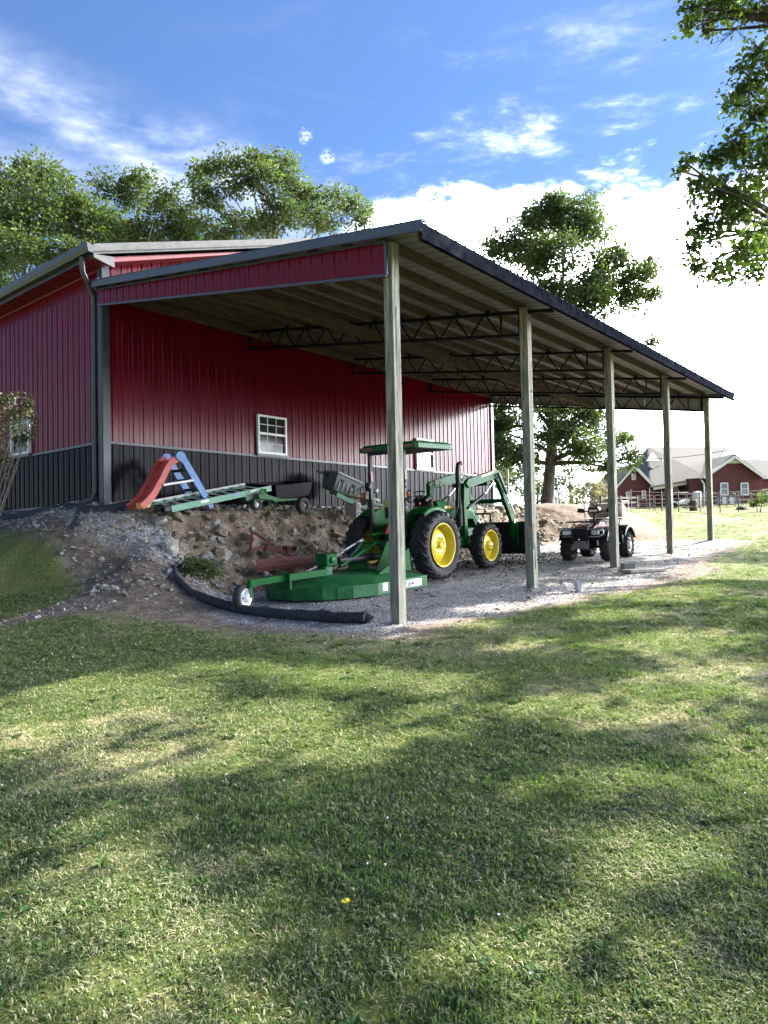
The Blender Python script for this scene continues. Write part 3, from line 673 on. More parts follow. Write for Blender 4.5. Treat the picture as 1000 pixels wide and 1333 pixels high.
# hood with sloping nose
hs = [(.92, 1.62, .27), (1.3, 1.63, .275), (2.0, 1.58, .27), (2.42, 1.48, .25), (2.62, 1.30, .22), (2.66, .98, .21)]
vs = []; fs = []
for x, z, hw in hs:
    zb_ = 1.16 if x < 2.5 else .95
    for yy, zz in ((-hw, zb_), (-hw-.01, z-.16), (-hw*.82, z-.03), (0, z), (hw*.82, z-.03), (hw+.01, z-.16), (hw, zb_)): vs.append((x, yy, zz))
for k in range(len(hs)-1):
    for j in range(6): fs.append((k*7+j, k*7+j+1, (k+1)*7+j+1, (k+1)*7+j))
fs += [tuple(range(7)), tuple(range(35, 42))[::-1]]
hood = MB().add(vs, fs, False).build('hood', GRN, T, loc=(.12, 0, 0))
for s_ in (-1, 1):
    mb = MB(); mb.box((1.55, s_*.296, 1.46), (.85, .006, .055)); mb.mat(1).box((1.55, s_*.2995, 1.462), (.40, .004, .022)); mb.build('stripe', [YEL, DARK], hood)
    mb = MB(); mb.box((1.9, s_*.285, 1.28), (.5, .012, .16)); mb.build('side_grille', DARK, hood)
mb = MB(); mb.box((2.675, 0, 1.15), (.02, .34, .30)); mb.build('grille', DARK, hood)
mb = MB(); mb.tube([(1.40, -.36, .98), (1.40, -.40, 1.3), (1.40, -.41, 2.28), (1.42, -.41, 2.38), (1.48, -.41, 2.44), (1.56, -.41, 2.45)], [.06, .065, .05, .05, .05, .052], 12); mb.tube([(1.40, -.40, 1.02), (1.40, -.40, 1.62)], .078, 12); mb.tube([(1.4, -.38, 1.0), (1.5, -.2, 1.0)], .045, 8)
mb.build('exhaust_pipe', DARK, T, loc=(.28, 0, 0))
# cockpit: platform, dash, steering wheel, seat, levers
mb = MB(); mb.box((.55, 0, .92), (.75, .95, .05)); mb.box((-.05, 0, 1.02), (.55, .90, .20), bev=.03); mb.build('platform', DARK, T)
mb = MB(); mb.box((.86, 0, 1.32), (.16, .46, .66), bev=.05); mb.box((.80, 0, 1.66), (.24, .36, .10), (0, -.4, 0), bev=.03); mb.build('dashboard', BKP, T)
mb = MB(); c = Vector((.60, 0, 1.74)); ring = []
for k in range(21):
    t = 2*PI*k/20; ring.append(c+Vector((math.cos(t)*.19*.8, math.sin(t)*.19, math.cos(t)*.19*.55)))
mb.tube(ring, .014, 6); mb.tube([(.80, 0, 1.60), c], .02, 6); mb.tube([c+Vector((0, -.19, 0)), c+Vector((0, .19, 0))], .012, 5); mb.build('steering_wheel', BKP, T)
mb = MB(); mb.box((.02, 0, 1.20), (.46, .46, .12), bev=.05)
bk = [(-.16, 1.22), (-.20, 1.45), (-.25, 1.66), (-.30, 1.70), (-.33, 1.66), (-.29, 1.45), (-.25, 1.20)]
mb.mat(1).prism([(x, -.22, z) for x, z in bk], (0, .44, 0)); mb.mat(0).prism([(x-.10, -.19, z) for x, z in [(-.10, 1.3), (-.16, 1.55), (-.20, 1.60), (-.22, 1.3)]], (0, .38, 0)); mb.build('seat', [BKP, SEAT], T)
mb = MB(); mb.tube([(.15, -.33, 1.1), (.18, -.36, 1.55)], .01, 6); mb.mat(1).lathe([(.0001, -.03), (.022, -.02), (.022, .02), (.0001, .03)], (.18, -.36, 1.57), (0, 0, 1), 8); mb.mat(0).tube([(.6, -.30, 1.0), (.58, -.42, 1.6)], .01, 6); mb.mat(1).lathe([(.0001, -.03), (.025, -.02), (.025, .02), (.0001, .03)], (.58, -.42, 1.62), (0, 0, 1), 8); mb.build('lever', [DARK, REDL], T)
for s_ in (-1, 1):                       # roll bar
    mb = MB(); mb.beam((-.42, s_*.44, .90), (-.44, s_*.44, 1.62), .07, .09, (1, 0, 0)); mb.beam((-.44, s_*.44, 1.58), (-.42, s_*.44, 2.66), .06, .085, (1, 0, 0)); mb.box((-.44, s_*.44, 1.62), (.13, .11, .16), bev=.015)
    up = mb.build('roll_bar', DARK, T)
    b_ = MB(); b_.box((-.43, s_*.44, 2.18), (.075, .092, .20)); b_.build('retainer', M('dull_red', (.12, .014, .016), .5), up)
    b_ = MB(); b_.box((-.50, s_*(.60), 1.72), (.09, .12, .26), bev=.03); b_.mat(1).box((-.553, s_*.60, 1.78), (.02, .085, .10), bev=.008); b_.mat(2).box((-.553, s_*.60, 1.66), (.02, .085, .10), bev=.008)
    b_.mat(0).beam((-.45, s_*.46, 1.66), (-.49, s_*.58, 1.68), .03, .03); b_.box((-.50, s_*.46, 1.98), (.14, .14, .17), (0, .5, 0), bev=.04); b_.build('tail_light', [BKP, AMB, M('dark_red_lens', (.09, .012, .012), .3)], up)
mb = MB(); mb.box((-.42, 0, 2.66), (.07, .95, .07)); mb.build('roll_bar_top', DARK, T)
cz = 2.70
top = [(-.72, -.70), (-.66, -.76), (.60, -.76), (.68, -.68), (.68, .68), (.60, .76), (-.66, .76), (-.72, .70)]; top = [(x+.24, y-.06) for x, y in top]
mb = MB(); vs = [(x, y, cz) for x, y in top]+[(x*1.0, y, cz+.09) for x, y in top]+[(.22+(x-.22)*.90, y*.90, cz+.145) for x, y in top]; fs = [tuple(range(8))[::-1], tuple(range(16, 24))]
for k in range(8): k2 = (k+1) % 8; fs += [(k, k2, k2+8, k+8), (k+8, k2+8, k2+16, k+16)]
mb.add(vs, fs); cano = mb.build('canopy', GRND, T)
for y in (-.52, .52):
    b_ = MB(); b_.box((-.485, y-.06, cz+.055), (.012, .26, .055)); b_.build('reflector', M('faded_red_reflector', (.22, .03, .03), .5), cano)
b_ = MB(); b_.box((.22, -.06, cz-.006), (1.25, 1.35, .008)); b_.build('headliner', DARK, cano)
mb = MB(); mb.prism([(-.62, -.02, .98), (-.62, -.36, .98), (-.62, -.19, 1.28)], (-.008, 0, 0)); mb.build('warning_triangle', ORG, T)
mb = MB()                                # loader frame: masts and tubes
for s_ in (-1, 1):
    mb.box((1.46, s_*.46, 1.25), (.14, .08, 1.10), bev=.01); mb.prism([(1.36, s_*.42, 1.5), (1.62, s_*.42, 1.5), (1.58, s_*.42, 1.98), (1.42, s_*.42, 1.98)], (0, s_*.10, 0)); mb.box((1.5, s_*.38, .66), (.5, .12, .22)); mb.beam((1.5, s_*.44, .66), (2.35, s_*.34, .66), .07, .12)
mb.tube([(2.75, -.42, .98), (2.75, .42, .98)], .04, 10); 
for s_ in (-1, 1): mb.tube([(2.75, s_*.40, .60), (2.77, s_*.40, 1.25)], .025, 8)
mb.tube([(2.77, -.40, 1.25), (2.77, .40, 1.25)], .025, 8)
mb.build('loader_frame', GRN, T, loc=(.36, 0, 0))
for s_ in (-1, 1):
    y = s_*.52
    armp = [(1.44, 1.98), (1.52, 2.07), (2.78, 2.30), (3.00, 2.30), (3.14, 2.18), (3.78, 1.06), (3.72, .96), (3.60, 1.00), (2.96, 1.98), (2.82, 2.10), (1.56, 1.88)]
    mb = MB(); mb.prism([(x, y-.045, z) for x, z in armp], (0, .09, 0)); arm = mb.build('loader_arm', GRN, T, loc=(.36, 0, 0))
    mb = MB(); mb.prism([(x, y-.055*s_*-1*0+(-.049 if s_ < 0 else .045), z) for x, z in [(2.15, 2.12), (2.72, 2.235), (2.72, 2.275), (2.15, 2.165)]], (0, .004, 0)); mb.build('stripe', YEL, arm)
    mb = MB(); mb.tube([(1.55, y-s_*.02, 1.42), (2.35, y-s_*.02, 1.72)], .036, 10); mb.mat(1).tube([(2.35, y-s_*.02, 1.72), (2.80, y-s_*.02, 2.02)], .018, 8); mb.mat(0).tube([(2.86, y+s_*.09, 2.22), (3.25, y+s_*.09, 1.72)], .032, 10); mb.mat(1).tube([(3.25, y+s_*.09, 1.72), (3.62, y+s_*.09, 1.22)], .016, 8); mb.mat(2)
    mb.tube([(2.10, y, 2.16), (2.0, y-s_*.05, 2.24), (1.7, y-s_*.05, 2.1), (1.55, y-s_*.08, 1.7)], .011, 6); mb.tube([(1.5, y-s_*.1, 2.05), (1.65, y-s_*.12, 2.20), (1.85, y-s_*.10, 2.08), (1.8, y-s_*.1, 1.6)], .010, 6); mb.build('hydraulic_ram', [DARK, CRM, BKP], arm)
    mb = MB(); mb.box((3.00, y, 2.15), (.09, .11, .09)); mb.mat(1)
    for px_, pz in ((2.93, 2.20), (3.22, 1.80), (3.40, 1.50), (3.70, 1.06)): mb.tube([(px_, y-.058, pz), (px_, y+.058, pz)], .022, 8)
    mb.build('pin', [GRN, CHR], arm)
mb = MB(); mb.tube([(2.55, -.5, 1.98), (2.55, .5, 1.98)], .05, 10); mb.tube([(3.30, -.5, 1.55), (3.30, .5, 1.55)], .055, 10); mb.build('cross_tube', GRN, T, loc=(.36, 0, 0))
mb = MB()                                # bucket
bp_ = [(3.74, .82), (3.80, .95), (3.90, 1.00), (3.92, .96), (3.84, .86), (3.84, .36), (3.93, .22), (4.45, .16), (4.45, .13), (3.90, .18), (3.78, .34)]
mb.prism([(x, -.85, z) for x, z in bp_], (0, 1.70, 0))
bk = mb.build('bucket', DARK, T, loc=(.36, 0, 0))
for s_ in (-1, 1):
    mb = MB(); mb.prism([(x, s_*.862, z) for x, z in [(3.76, .34), (3.90, .16), (4.48, .12), (4.42, .40), (3.93, 1.00), (3.78, .92)]], (0, s_*.014, 0)); mb.build('side_plate', M('bucket_green', (.004, .030, .016), .7, spec=.1), bk)
    mb = MB(); mb.box((3.70, s_*.50, .80), (.14, .14, .42), bev=.01); mb.mat(1).tube([(3.68, s_*.50-.09, 1.0), (3.68, s_*.50+.09, 1.0)], .03, 8); mb.mat(0).box((3.70, s_*.62, .70), (.05, .03, .55)); mb.build('bucket_mount', [GRN, CHR], bk)
mb = MB(); mb.box((1.0, -.46, .72), (.42, .26, .05)); mb.box((1.0, -.56, .55), (.34, .10, .03)); mb.beam((.85, -.56, .55), (.85, -.50, .72), .02, .03); mb.beam((1.15, -.56, .55), (1.15, -.50, .72), .02, .03); mb.build('step', DARK, T)
mb = MB(); mb.tube([(1.0, -.37, .95), (1.25, -.39, 1.10), (1.4, -.40, 1.0)], .02, 6); mb.tube([(1.05, -.35, 1.2), (1.2, -.42, 1.45), (1.35, -.37, 1.9), (1.5, -.4, 1.98)], .012, 6); mb.tube([(1.1, -.33, 1.0), (1.3, -.5, 1.2), (1.5, -.5, 1.5), (1.62, -.45, 1.9)], .013, 6)
mb.tube([(1.56, -.52, 1.45), (1.75, -.42, 1.20), (1.8, -.34, .8)], .012, 6); mb.build('hydraulic_hose', BKP, T)
# three point linkage
mb = MB()
for s_ in (-1, 1):
    mb.beam((-.25, s_*.28, .55), (-1.02, s_*.36, .50), .05, .07); mb.tube([(-.30, s_*.30, 1.12), (-.70, s_*.34, .56)], .024, 8); mb.beam((-.05, s_*.26, 1.14), (-.38, s_*.30, 1.12), .06, .07)
mb.tube([(-.32, .0, 1.02), (-.62, .0, 1.0), (-1.05, 0, .98)], .028, 8); mb.box((-.33, 0, .92), (.10, .34, .34), bev=.02); mb.tube([(-.38, -.12, 1.10), (-.50, -.16, 1.12), (-.56, -.05, .9), (-.45, .1, .7)], .014, 6); mb.tube([(-.36, .2, 1.12), (-.48, .28, 1.16), (-.50, .26, .8)], .014, 6)
mb.box((-.5, 0, .42), (.4, .08, .04)); mb.tube([(-.35, 0, .66), (-.55, 0, .64)], .035, 8); mb.build('hitch_linkage', GRN, T)

# ------------------------------------------------------------------ rotary mower
MZ = gz(2.0, 3.2)
Mw = thing('rotary_mower', 'green rotary mower with curved skirt and white-rimmed tail wheel hitched behind the tractor', 'mower', (2.02, 3.03, MZ-.01), (0, -.03, 0)); Mw.scale = (.97,)*3
deck = [(1.45, -1.03), (-.12, -1.12)]+[(-.12-1.18*math.sin(t), -1.10*math.cos(t)+.02) for t in np.linspace(.42, PI-.42, 6)]+[(-.12, 1.12), (1.45, 1.12)]
K = len(deck)
mb = MB(); vs = [(x*1.01, y*1.012, .235) for x, y in deck]+[(x*1.01, y*1.012, .255) for x, y in deck]+[(x*.66+.08, y*.55, .385) for x, y in deck]
fs = [tuple(range(K))[::-1], tuple(range(2*K, 3*K))]
for k in range(K): k2 = (k+1) % K; fs += [(k, k2, k2+K, k+K), (k+K, k2+K, k2+2*K, k+2*K)]
mb.add(vs, fs); dk = mb.build('deck', GRND, Mw)
for k in range(K-1):                      # skirt plates with flange
    if k == K-1: continue
    (xa, ya), (xb, yb) = deck[k], deck[k+1]; b_ = MB(); dv = Vector((xb-xa, yb-ya, 0)); nv = Vector((-dv.y, dv.x, 0)).normalized()*-1
    zlo = .05
    b_.prism([(xa, ya, zlo), (xb, yb, zlo), (xb, yb, .245), (xa, ya, .245)], tuple(nv*-.012)); b_.build('skirt', GRND, Mw)
    if k in (2, 3, 4, 5, 6): b_ = MB(); c_ = Vector((xa, ya, .19))+dv*.5; ang = math.atan2(dv.y, dv.x); b_.box(tuple(c_-Vector((0, 0, .035))), (.03, .05, .20), (0, 0, ang)); b_.build('rib', GRND, Mw)
mb = MB(); mb.box((-.22, 0, .47), (.16, .16, .16)); gb = mb.build('gearbox_stand', GRND, Mw)
mb = MB(); mb.box((-.22, -.02, .66), (.30, .30, .22), bev=.02); mb.mat(1).lathe([(.0001, 0), (.06, 0), (.06, .03), (.0001, .03)], (-.22, -.17, .66), (0, -1, 0), 12); mb.build('gearbox', [GRN, GRND], Mw)
mb = MB()                                 # tail beam, fork
mb.beam((-.55, -.30, .47), (-1.52, -.30, .46), .12, .11); mb.beam((-1.50, -.30, .46), (-2.18, -.22, .44), .10, .10); mb.box((-1.50, -.30, .40), (.04, .28, .26)); tb = mb.build('tail_beam', GRN, Mw)
mb = MB(); mb.tube([(-2.18, -.22, .50), (-2.18, -.22, .36)], .04, 10); mb.beam((-2.18, -.22, .38), (-2.22, -.30, .22), .05, .02, (0, 1, 0)); mb.build('wheel_fork', GRN, Mw)
wheel(Mw, (-2.27, -.16, .215), .215, .13, [(.135, .055), (.145, .066), (.135, .07), (.12, .04), (.11, .0), (.07, .01), (.05, .04), (.0001, .045)], .135, 0, -1, rim_mat=PW, nb=4, br=.07, lug_h=.006, n=26, steer=.25)
mb = MB()                                 # A frame, braces
for s_ in (-1, 1): mb.prism([(1.35, s_*.36-.01, .36), (.75, s_*.36-.01, .38), (1.12, s_*.36-.01, .92), (1.30, s_*.36-.01, .92)], (0, .02, 0))
mb.beam((1.22, -.36, .88), (1.22, .36, .88), .06, .05); mb.beam((1.20, -.02, .90), (.1, -.05, .52), .06, .04); mb.prism([(1.35, -.75, .36), (.35, -.75, .36), (1.30, -.75, .78)], (0, .02, 0)); mb.build('hitch_frame', GRN, Mw)
def chain(p, q, sag, nm, parent, k=26, r=.012):
    p = Vector(p); q = Vector(q); mb = MB(); pr = None
    for i in range(k+1):
        t = i/k; c_ = p.lerp(q, t)-Vector((0, 0, sag*4*t*(1-t)))
        if pr is not None:
            d = (c_-pr); s_ = d.normalized().orthogonal(); s_ = s_ if i % 2 else d.normalized().cross(s_)
            mb.beam(pr-d*.15, c_+d*.15, r*(2.2 if i % 2 else .9), r*(.9 if i % 2 else 2.2))
        pr = c_
    return mb.build(nm, CHR, parent)
chain((1.30, .42, .98), (-.15, .62, .42), .05, 'chain', Mw); chain((1.30, .36, .95), (-.42, .10, .41), .14, 'chain', Mw, r=.014); chain((-.45, .20, .42), (-1.0, .0, .42), .0, 'chain', Mw, 14)
mb = MB(); mb.tube([(1.28, .40, .95), (1.0, .46, .84), (.86, .49, .78)], .022, 8); mb.build('brace_rod', CHR, Mw)
mb = MB(); mb.tube([(1.55, 0, .62), (.1, -.01, .62)], .07, 12); mb.build('drive_shaft', DARK, Mw)
def text(s, size, parent, mat_, loc, rot, nm='lettering', ext=.001):
    cu = bpy.data.curves.new('t', 'FONT'); cu.body = s; cu.size = size; cu.extrude = ext; cu.offset = .0012; o = bpy.data.objects.new('t', cu); COL.objects.link(o)
    me = bpy.data.meshes.new_from_object(o.evaluated_get(bpy.context.evaluated_depsgraph_get())); bpy.data.objects.remove(o)
    me.materials.clear(); me.materials.append(mat_); n = bpy.data.objects.new(nm, me); COL.objects.link(n); n.parent = parent; n.location = loc; n.rotation_euler = rot; return n
sp = MB(); sp.box((.80, -1.081, .155), (.90, .006, .13), (0, 0, .057)); sp.build('label_plate', PW, Mw)
text('RC2064', .160, Mw, BKP, (.46, -1.106, .100), (PI/2, 0, .057))
sp = MB(); sp.box((.10, -1.118, .175), (.14, .006, .14), (0, 0, .054)); sp.build('label_plate', PW, Mw)

# ------------------------------------------------------------------ quad bike
AX, AY = 9.02, 1.06; AZ_ = gz(9.0, 1.0)
A = thing('quad_bike', 'dark red and black quad bike with front rack and headlamps, parked beyond the middle post', 'quad bike', (AX, AY, AZ_), (0, .03, PI+.06))
rimA = [(.16, .08), (.17, .10), (.155, .10), (.145, .05), (.14, .0), (.10, .0), (.07, .03), (.0001, .03)]
for s_ in (-1, 1):
    wheel(A, (.63, s_*.46, .31), .31, .22, rimA, .16, 14, s_, rim_mat=ALU, nb=4, br=.07, lug_h=.022, n=28, style='atv')
    wheel(A, (-.63, s_*.46, .31), .31, .25, rimA, .16, 14, s_, rim_mat=ALU, nb=4, br=.07, lug_h=.022, n=28, style='atv')
def fender(x0, y0, y1, r, a0_, a1_, zc, m_, nm):
    mb = MB(); n = 9; P = []
    for k in range(n+1):
        t = a0_+(a1_-a0_)*k/n; x = x0+math.cos(t)*r; z = zc+math.sin(t)*r
        xi = x0+math.cos(t)*(r-.02); zi = zc+math.sin(t)*(r-.02)
        P += [(x, y0, z), (x, y1, z-.0), (x, y1*1.02, z-.05), (xi, y1, zi-.05), (xi, y1*.99, zi), (xi, y0, zi)]
    fs = []
    for k in range(n):
        for j in range(6): fs.append((k*6+j, k*6+(j+1) % 6, (k+1)*6+(j+1) % 6, (k+1)*6+j))
    fs += [tuple(range(6)), tuple(range(n*6, n*6+6))[::-1]]
    mb.add(P, fs, False); return mb.build(nm, m_, A)
for s_ in (-1, 1):
    fender(.60, s_*.22, s_*.56, .42, .35, 2.75, .36, BKP, 'front_fender'); fender(-.62, s_*.22, s_*.58, .43, .5, 2.8, .36, BKP, 'rear_fender')
    mb = MB(); mb.box((.0, s_*.34, .36), (.55, .24, .05)); mb.box((-.30, s_*.40, .50), (.12, .22, .30), (0, .25, 0)); mb.build('footwell', BKP, A)
mb = MB(); nose = [(.20, .86), (.45, .88), (.80, .80), (1.02, .72), (1.06, .60), (.98, .52), (.40, .55), (.10, .65)]
mb.prism([(x, -.23, z) for x, z in nose], (0, .46, 0)); mb.build('body', ATVR, A)
mb = MB(); mb.prism([(x, -.16, z) for x, z in [(-.25, .66), (-.15, .84), (.08, .93), (.30, .90), (.34, .66)]], (0, .32, 0)); mb.build('fuel_tank', ATVR, A)
mb = MB(); mb.prism([(x, -.17, z) for x, z in [(-.15, .80), (-.18, .88), (-.45, .87), (-.85, .92), (-.88, .84), (-.60, .78)]], (0, .34, 0)); mb.build('seat', BKP, A)
mb = MB(); mb.box((-.38, 0, .62), (.55, .50, .26), bev=.04); mb.build('side_panel', ATVR2, A)
mb = MB(); mb.box((.0, 0, .42), (1.1, .34, .26), bev=.03); mb.box((.63, 0, .33), (.12, .66, .06)); mb.box((-.63, 0, .33), (.12, .66, .08)); mb.tube([(.66, -.30, .36), (.60, -.20, .74)], .035, 8); mb.tube([(.66, .30, .36), (.60, .20, .74)], .035, 8); mb.tube([(-.5, .2, .4), (-.95, .24, .52)], .06, 10); mb.build('frame', DARK, A)
mb = MB()                                # front grille, bull bar, plate
mb.box((1.00, 0, .66), (.12, 1.00, .20), bev=.04); mb.box((1.04, 0, .64), (.08, .34, .22)); mb.build('front_cowl', BKP, A)
for s_ in (-1, 1):
    mb = MB(); mb.box((1.075, s_*.33, .67), (.05, .20, .10), (0, 0, -s_*.2), bev=.02); mb.mat(1).tube([(1.07, s_*.18, .74), (1.09, s_*.38, .75), (1.04, s_*.50, .70), (1.03, s_*.50, .64), (1.08, s_*.42, .58), (1.10, s_*.20, .58)], .012, 6); mb.build('headlight', [HLENS, CHR], A)
mb = MB(); 
for s_ in (-1, 1): mb.tube([(.92, s_*.16, .38), (1.14, s_*.16, .44), (1.18, s_*.16, .62), (1.12, s_*.18, .80), (.9, s_*.2, .86)], .018, 8)
for z, x in ((.50, 1.16), (.62, 1.18), (.74, 1.15)): mb.tube([(x, -.17, z), (x, .17, z)], .014, 6)
mb.build('bull_bar', BKP, A)
mb = MB(); mb.prism([(1.08, -.17, .30), (1.08, .17, .30), (1.13, .20, .50), (1.13, -.20, .50)], (.012, 0, 0)); mb.build('skid_plate', M('dull_aluminium', (.20, .20, .21), .5, .4), A)
mb = MB()                                # racks
for x in (.45, .62, .80, .95): mb.tube([(x, -.36, .915), (x, .36, .915)], .012, 6)
mb.tube([(.40, -.40, .91), (1.0, -.38, .91), (1.08, -.25, .91), (1.08, .25, .91), (1.0, .38, .91), (.40, .40, .91)], .014, 6); 
for s_ in (-1, 1): mb.tube([(.7, s_*.3, .91), (.7, s_*.26, .78)], .012, 6)
mb.build('front_rack', BKP, A)
mb = MB()
for x in (-.55, -.72, -.90, -1.05): mb.tube([(x, -.38, .93), (x, .38, .93)], .012, 6)
mb.tube([(-.45, -.44, .93), (-1.12, -.44, .93), (-1.12, .44, .93), (-.45, .44, .93)], .014, 6)
for s_ in (-1, 1): mb.tube([(-.8, s_*.3, .93), (-.8, s_*.26, .78)], .012, 6)
mb.build('rear_rack', BKP, A)
mb = MB(); mb.tube([(.20, 0, .88), (.10, 0, 1.10)], .03, 8); mb.tube([(.02, -.38, 1.16), (.06, -.22, 1.14), (.12, -.08, 1.10), (.12, .08, 1.10), (.06, .22, 1.14), (.02, .38, 1.16)], .013, 8); mb.box((.0, -.36, 1.16), (.11, .04, .04)); mb.box((0, .36, 1.16), (.11, .04, .04))
for s_ in (-1, 1): mb.prism([(.06, s_*.26, 1.10), (.12, s_*.42, 1.12), (.12, s_*.40, 1.22), (.07, s_*.27, 1.20)], (.015, 0, 0))
mb.build('handlebar', BKP, A)
mb = MB(); mb.box((.14, 0, 1.17), (.20, .28, .12), bev=.04); hl = mb.build('head_cowl', ATVR, A)
mb = MB(); mb.box((.245, 0, 1.15), (.02, .18, .06), bev=.008); mb.build('headlight', HLENS, hl)
Sx = A.matrix_basis
mw_ = Matrix.Translation((AX, AY, AZ_)) @ Euler((0, .03, PI+.06)).to_matrix().to_4x4()
Tk = thing('sprayer_tank', 'cream poly sprayer tank strapped on the rear rack of the quad bike', 'tank'); Tk.matrix_world = mw_ @ Matrix.Translation((-.72, 0, .95))
mb = MB(); mb.lathe([(.0001, -.44), (.10, -.44), (.16, -.40), (.175, -.34), (.17, -.14), (.178, -.12), (.17, -.10), (.17, .10), (.178, .12), (.17, .14), (.175, .34), (.16, .40), (.10, .44), (.0001, .44)], (0, 0, .19), (0, 1, 0), 20); mb.build('tank', TANK, Tk)
mb = MB()
for y in (-.2, .2):
    r_ = []
    for k in range(13): t = PI*1.15*k/12-.25; r_.append((math.cos(t)*.186, y, .19+math.sin(t)*.186))
    mb.tube(r_, .012, 6)
mb.tube([(.17, -.05, .2), (.22, -.2, .30), (.10, -.36, .38), (.0, -.30, .36)], .012, 6); mb.build('strap', BKP, Tk)
mb = MB(); mb.tube([(.24, -.46, .02), (.24, -.46, .40), (.24, .46, .40), (.24, .46, .02)], .014, 8); mb.tube([(-.24, -.46, .02), (-.24, -.46, .40), (-.24, .46, .40), (-.24, .46, .02)], .014, 8); mb.tube([(.24, -.46, .40), (-.24, -.46, .40)], .014, 8); mb.tube([(.24, .46, .40), (-.24, .46, .40)], .014, 8); mb.build('tube_frame', CHR, Tk)
mb = MB(); mb.box((-.42, -.28, -.02), (.20, .34, .12), bev=.03); mb.build('lit_rack_end', PW, Tk)  # white block stands for the sunlit end of the rear rack
mb = MB(); mb.lathe([(.06, 0), (.07, .03), (.0001, .04)], (0, .1, .36), (0, 0, 1), 12); mb.build('lid', BKP, Tk)

# ------------------------------------------------------------------ things along the bank
def P_(x, y, dz=0): return Vector((x, y, gz(x, y)+dz))
SLx = thing('toy_slide', 'red plastic child slide with blue ladder sides leaning by the black wainscot', 'slide', (0, 0, 0))
curve = [(.16, 1.70), (.24, 1.74), (.42, 1.92), (.60, 2.20), (.74, 2.46), (.86, 2.60), (1.02, 2.68)]
mb = MB(); vs = []; fs = []; w2 = .24; Y0_ = 6.42
for i, (x, z) in enumerate(curve):
    nx_ = .10 if i < 5 else .05
    for y, dz in ((-w2, .11), (-w2+.03, .12), (-w2+.05, .02), (w2-.05, .02), (w2-.03, .12), (w2, .11), (w2, -.03), (-w2, -.03)): vs.append((x-dz*.55, Y0_+y, z+dz*.75))
for i in range(len(curve)-1):
    for j in range(8): fs.append((i*8+j, i*8+(j+1) % 8, (i+1)*8+(j+1) % 8, (i+1)*8+j))
fs += [tuple(range(8)), tuple(range(48, 56))[::-1]]
mb.add(vs, fs, False); mb.build('chute', PR, SLx)
for s_ in (-1, 1):
    y = Y0_+s_*.24; mb = MB()
    top_ = [(1.0+.11*math.cos(t), 2.72+.11*math.sin(t)) for t in np.linspace(PI*1.1, 0.15, 8)]
    mb.prism([(x, y-.025, z) for x, z in top_+[(1.42, 2.30), (1.78, 1.76), (1.68, 1.70), (1.28, 2.24), (1.04, 2.60)]], (0, .05, 0)); mb.build('side_rail', PB, SLx)
for k in range(4):
    t = k/4+.1; mb = MB(); mb.box((1.10+.55*t, Y0_, 2.55-.75*t), (.11, .44, .05), bev=.015); mb.build('step', PG, SLx)
mb = MB(); mb.tube([(.60, Y0_-.26, 2.15), (1.28, Y0_-.26, 2.27)], .025, 8); mb.build('brace_bar', PW, SLx)
mb = MB(); mb.box((1.05, Y0_-.05, 1.76), (.95, .10, .05), (0, -.10, 0), bev=.015); mb.build('base_bar', PB, SLx)
Ld = thing('extension_ladder', 'long green fibreglass extension ladder lying from the slide towards the cart', 'ladder')
pa, pb = Vector((.60, 5.90, 1.68)), Vector((3.20, 6.02, 2.17)); qa, qb = Vector((.35, 6.33, 1.82)), Vector((2.80, 6.42, 2.27))
for (a, b, m_, w_) in ((pa, pb, FIBG, .12), (qa, qb, M('lit_rail_top', (.34, .35, .35), .6), .045)):  # pale second strip paints the lit top of the green back rail
    mb = MB(); d = (b-a).normalized(); mb.beam(a, b, .012, w_); mb.beam(a+Vector((0, .02, w_/2-.006)), b+Vector((0, .02, w_/2-.006)), .04, .012); mb.beam(a+Vector((0, .02, -w_/2+.006)), b+Vector((0, .02, -w_/2+.006)), .04, .012); mb.build('rail', m_, Ld)
mb = MB(); mb.beam(qa+Vector((0, .012, -.03)), qb+Vector((0, .012, -.03)), .02, .09); mb.build('rail', FIBG, Ld)
for k in range(10):
    t = .06+k*.098; mb = MB(); mb.beam(pa.lerp(pb, t)+Vector((0, .01, .0)), qa.lerp(qb, t)+Vector((0, -.01, -.02)), .045, .025); mb.build('rung', M('dull_rung', (.20, .21, .21), .6), Ld)
mb = MB(); mb.box(tuple(qa+Vector((-.12, -.06, -.06))), (.24, .12, .12), (0, -.15, .05), bev=.015); mb.build('end_cap', PY, Ld)
mb = MB(); mb.box(tuple(pa+Vector((-.10, .03, .0))), (.16, .10, .12), (0, -.2, .1), bev=.02); mb.box(tuple(pa+Vector((-.22, .10, .0))), (.14, .10, .10), (.3, -.2, .1), bev=.02); mb.build('shoe', BKP, Ld)
for t, c_ in ((.30, PW), (.62, M('blue_sticker', (.05, .12, .38), .4)), (.80, PW)):
    mb = MB(); p = pa.lerp(pb, t); mb.beam(p+Vector((-.09, -.009, .0)), p+Vector((.09, -.009, .035)), .003, .05); mb.build('sticker', c_, Ld)
Ct = thing('dump_cart', 'black poly dump cart with green tongue standing on top of the earth bank', 'cart', (0, 0, 0))
bed0 = [(3.30, 5.98, 2.03), (4.66, 6.20, 2.18), (4.50, 6.98, 2.24), (3.14, 6.80, 2.12)]; ce = sum((Vector(p) for p in bed0), Vector())/4
tp = [Vector(p)+Vector((0, 0, .20)) for p in bed0]; bt = [ce+(Vector(p)-ce)*.86+Vector((0, 0, -.12)) for p in bed0]; ti = [ce+(p-ce)*.95+Vector((0, 0, .0)) for p in tp]
ti = [Vector((p.x, p.y, q.z)) for p, q in zip(ti, tp)]; bi = [ce+(Vector(p)-ce)*.80+Vector((0, 0, -.08)) for p in bed0]
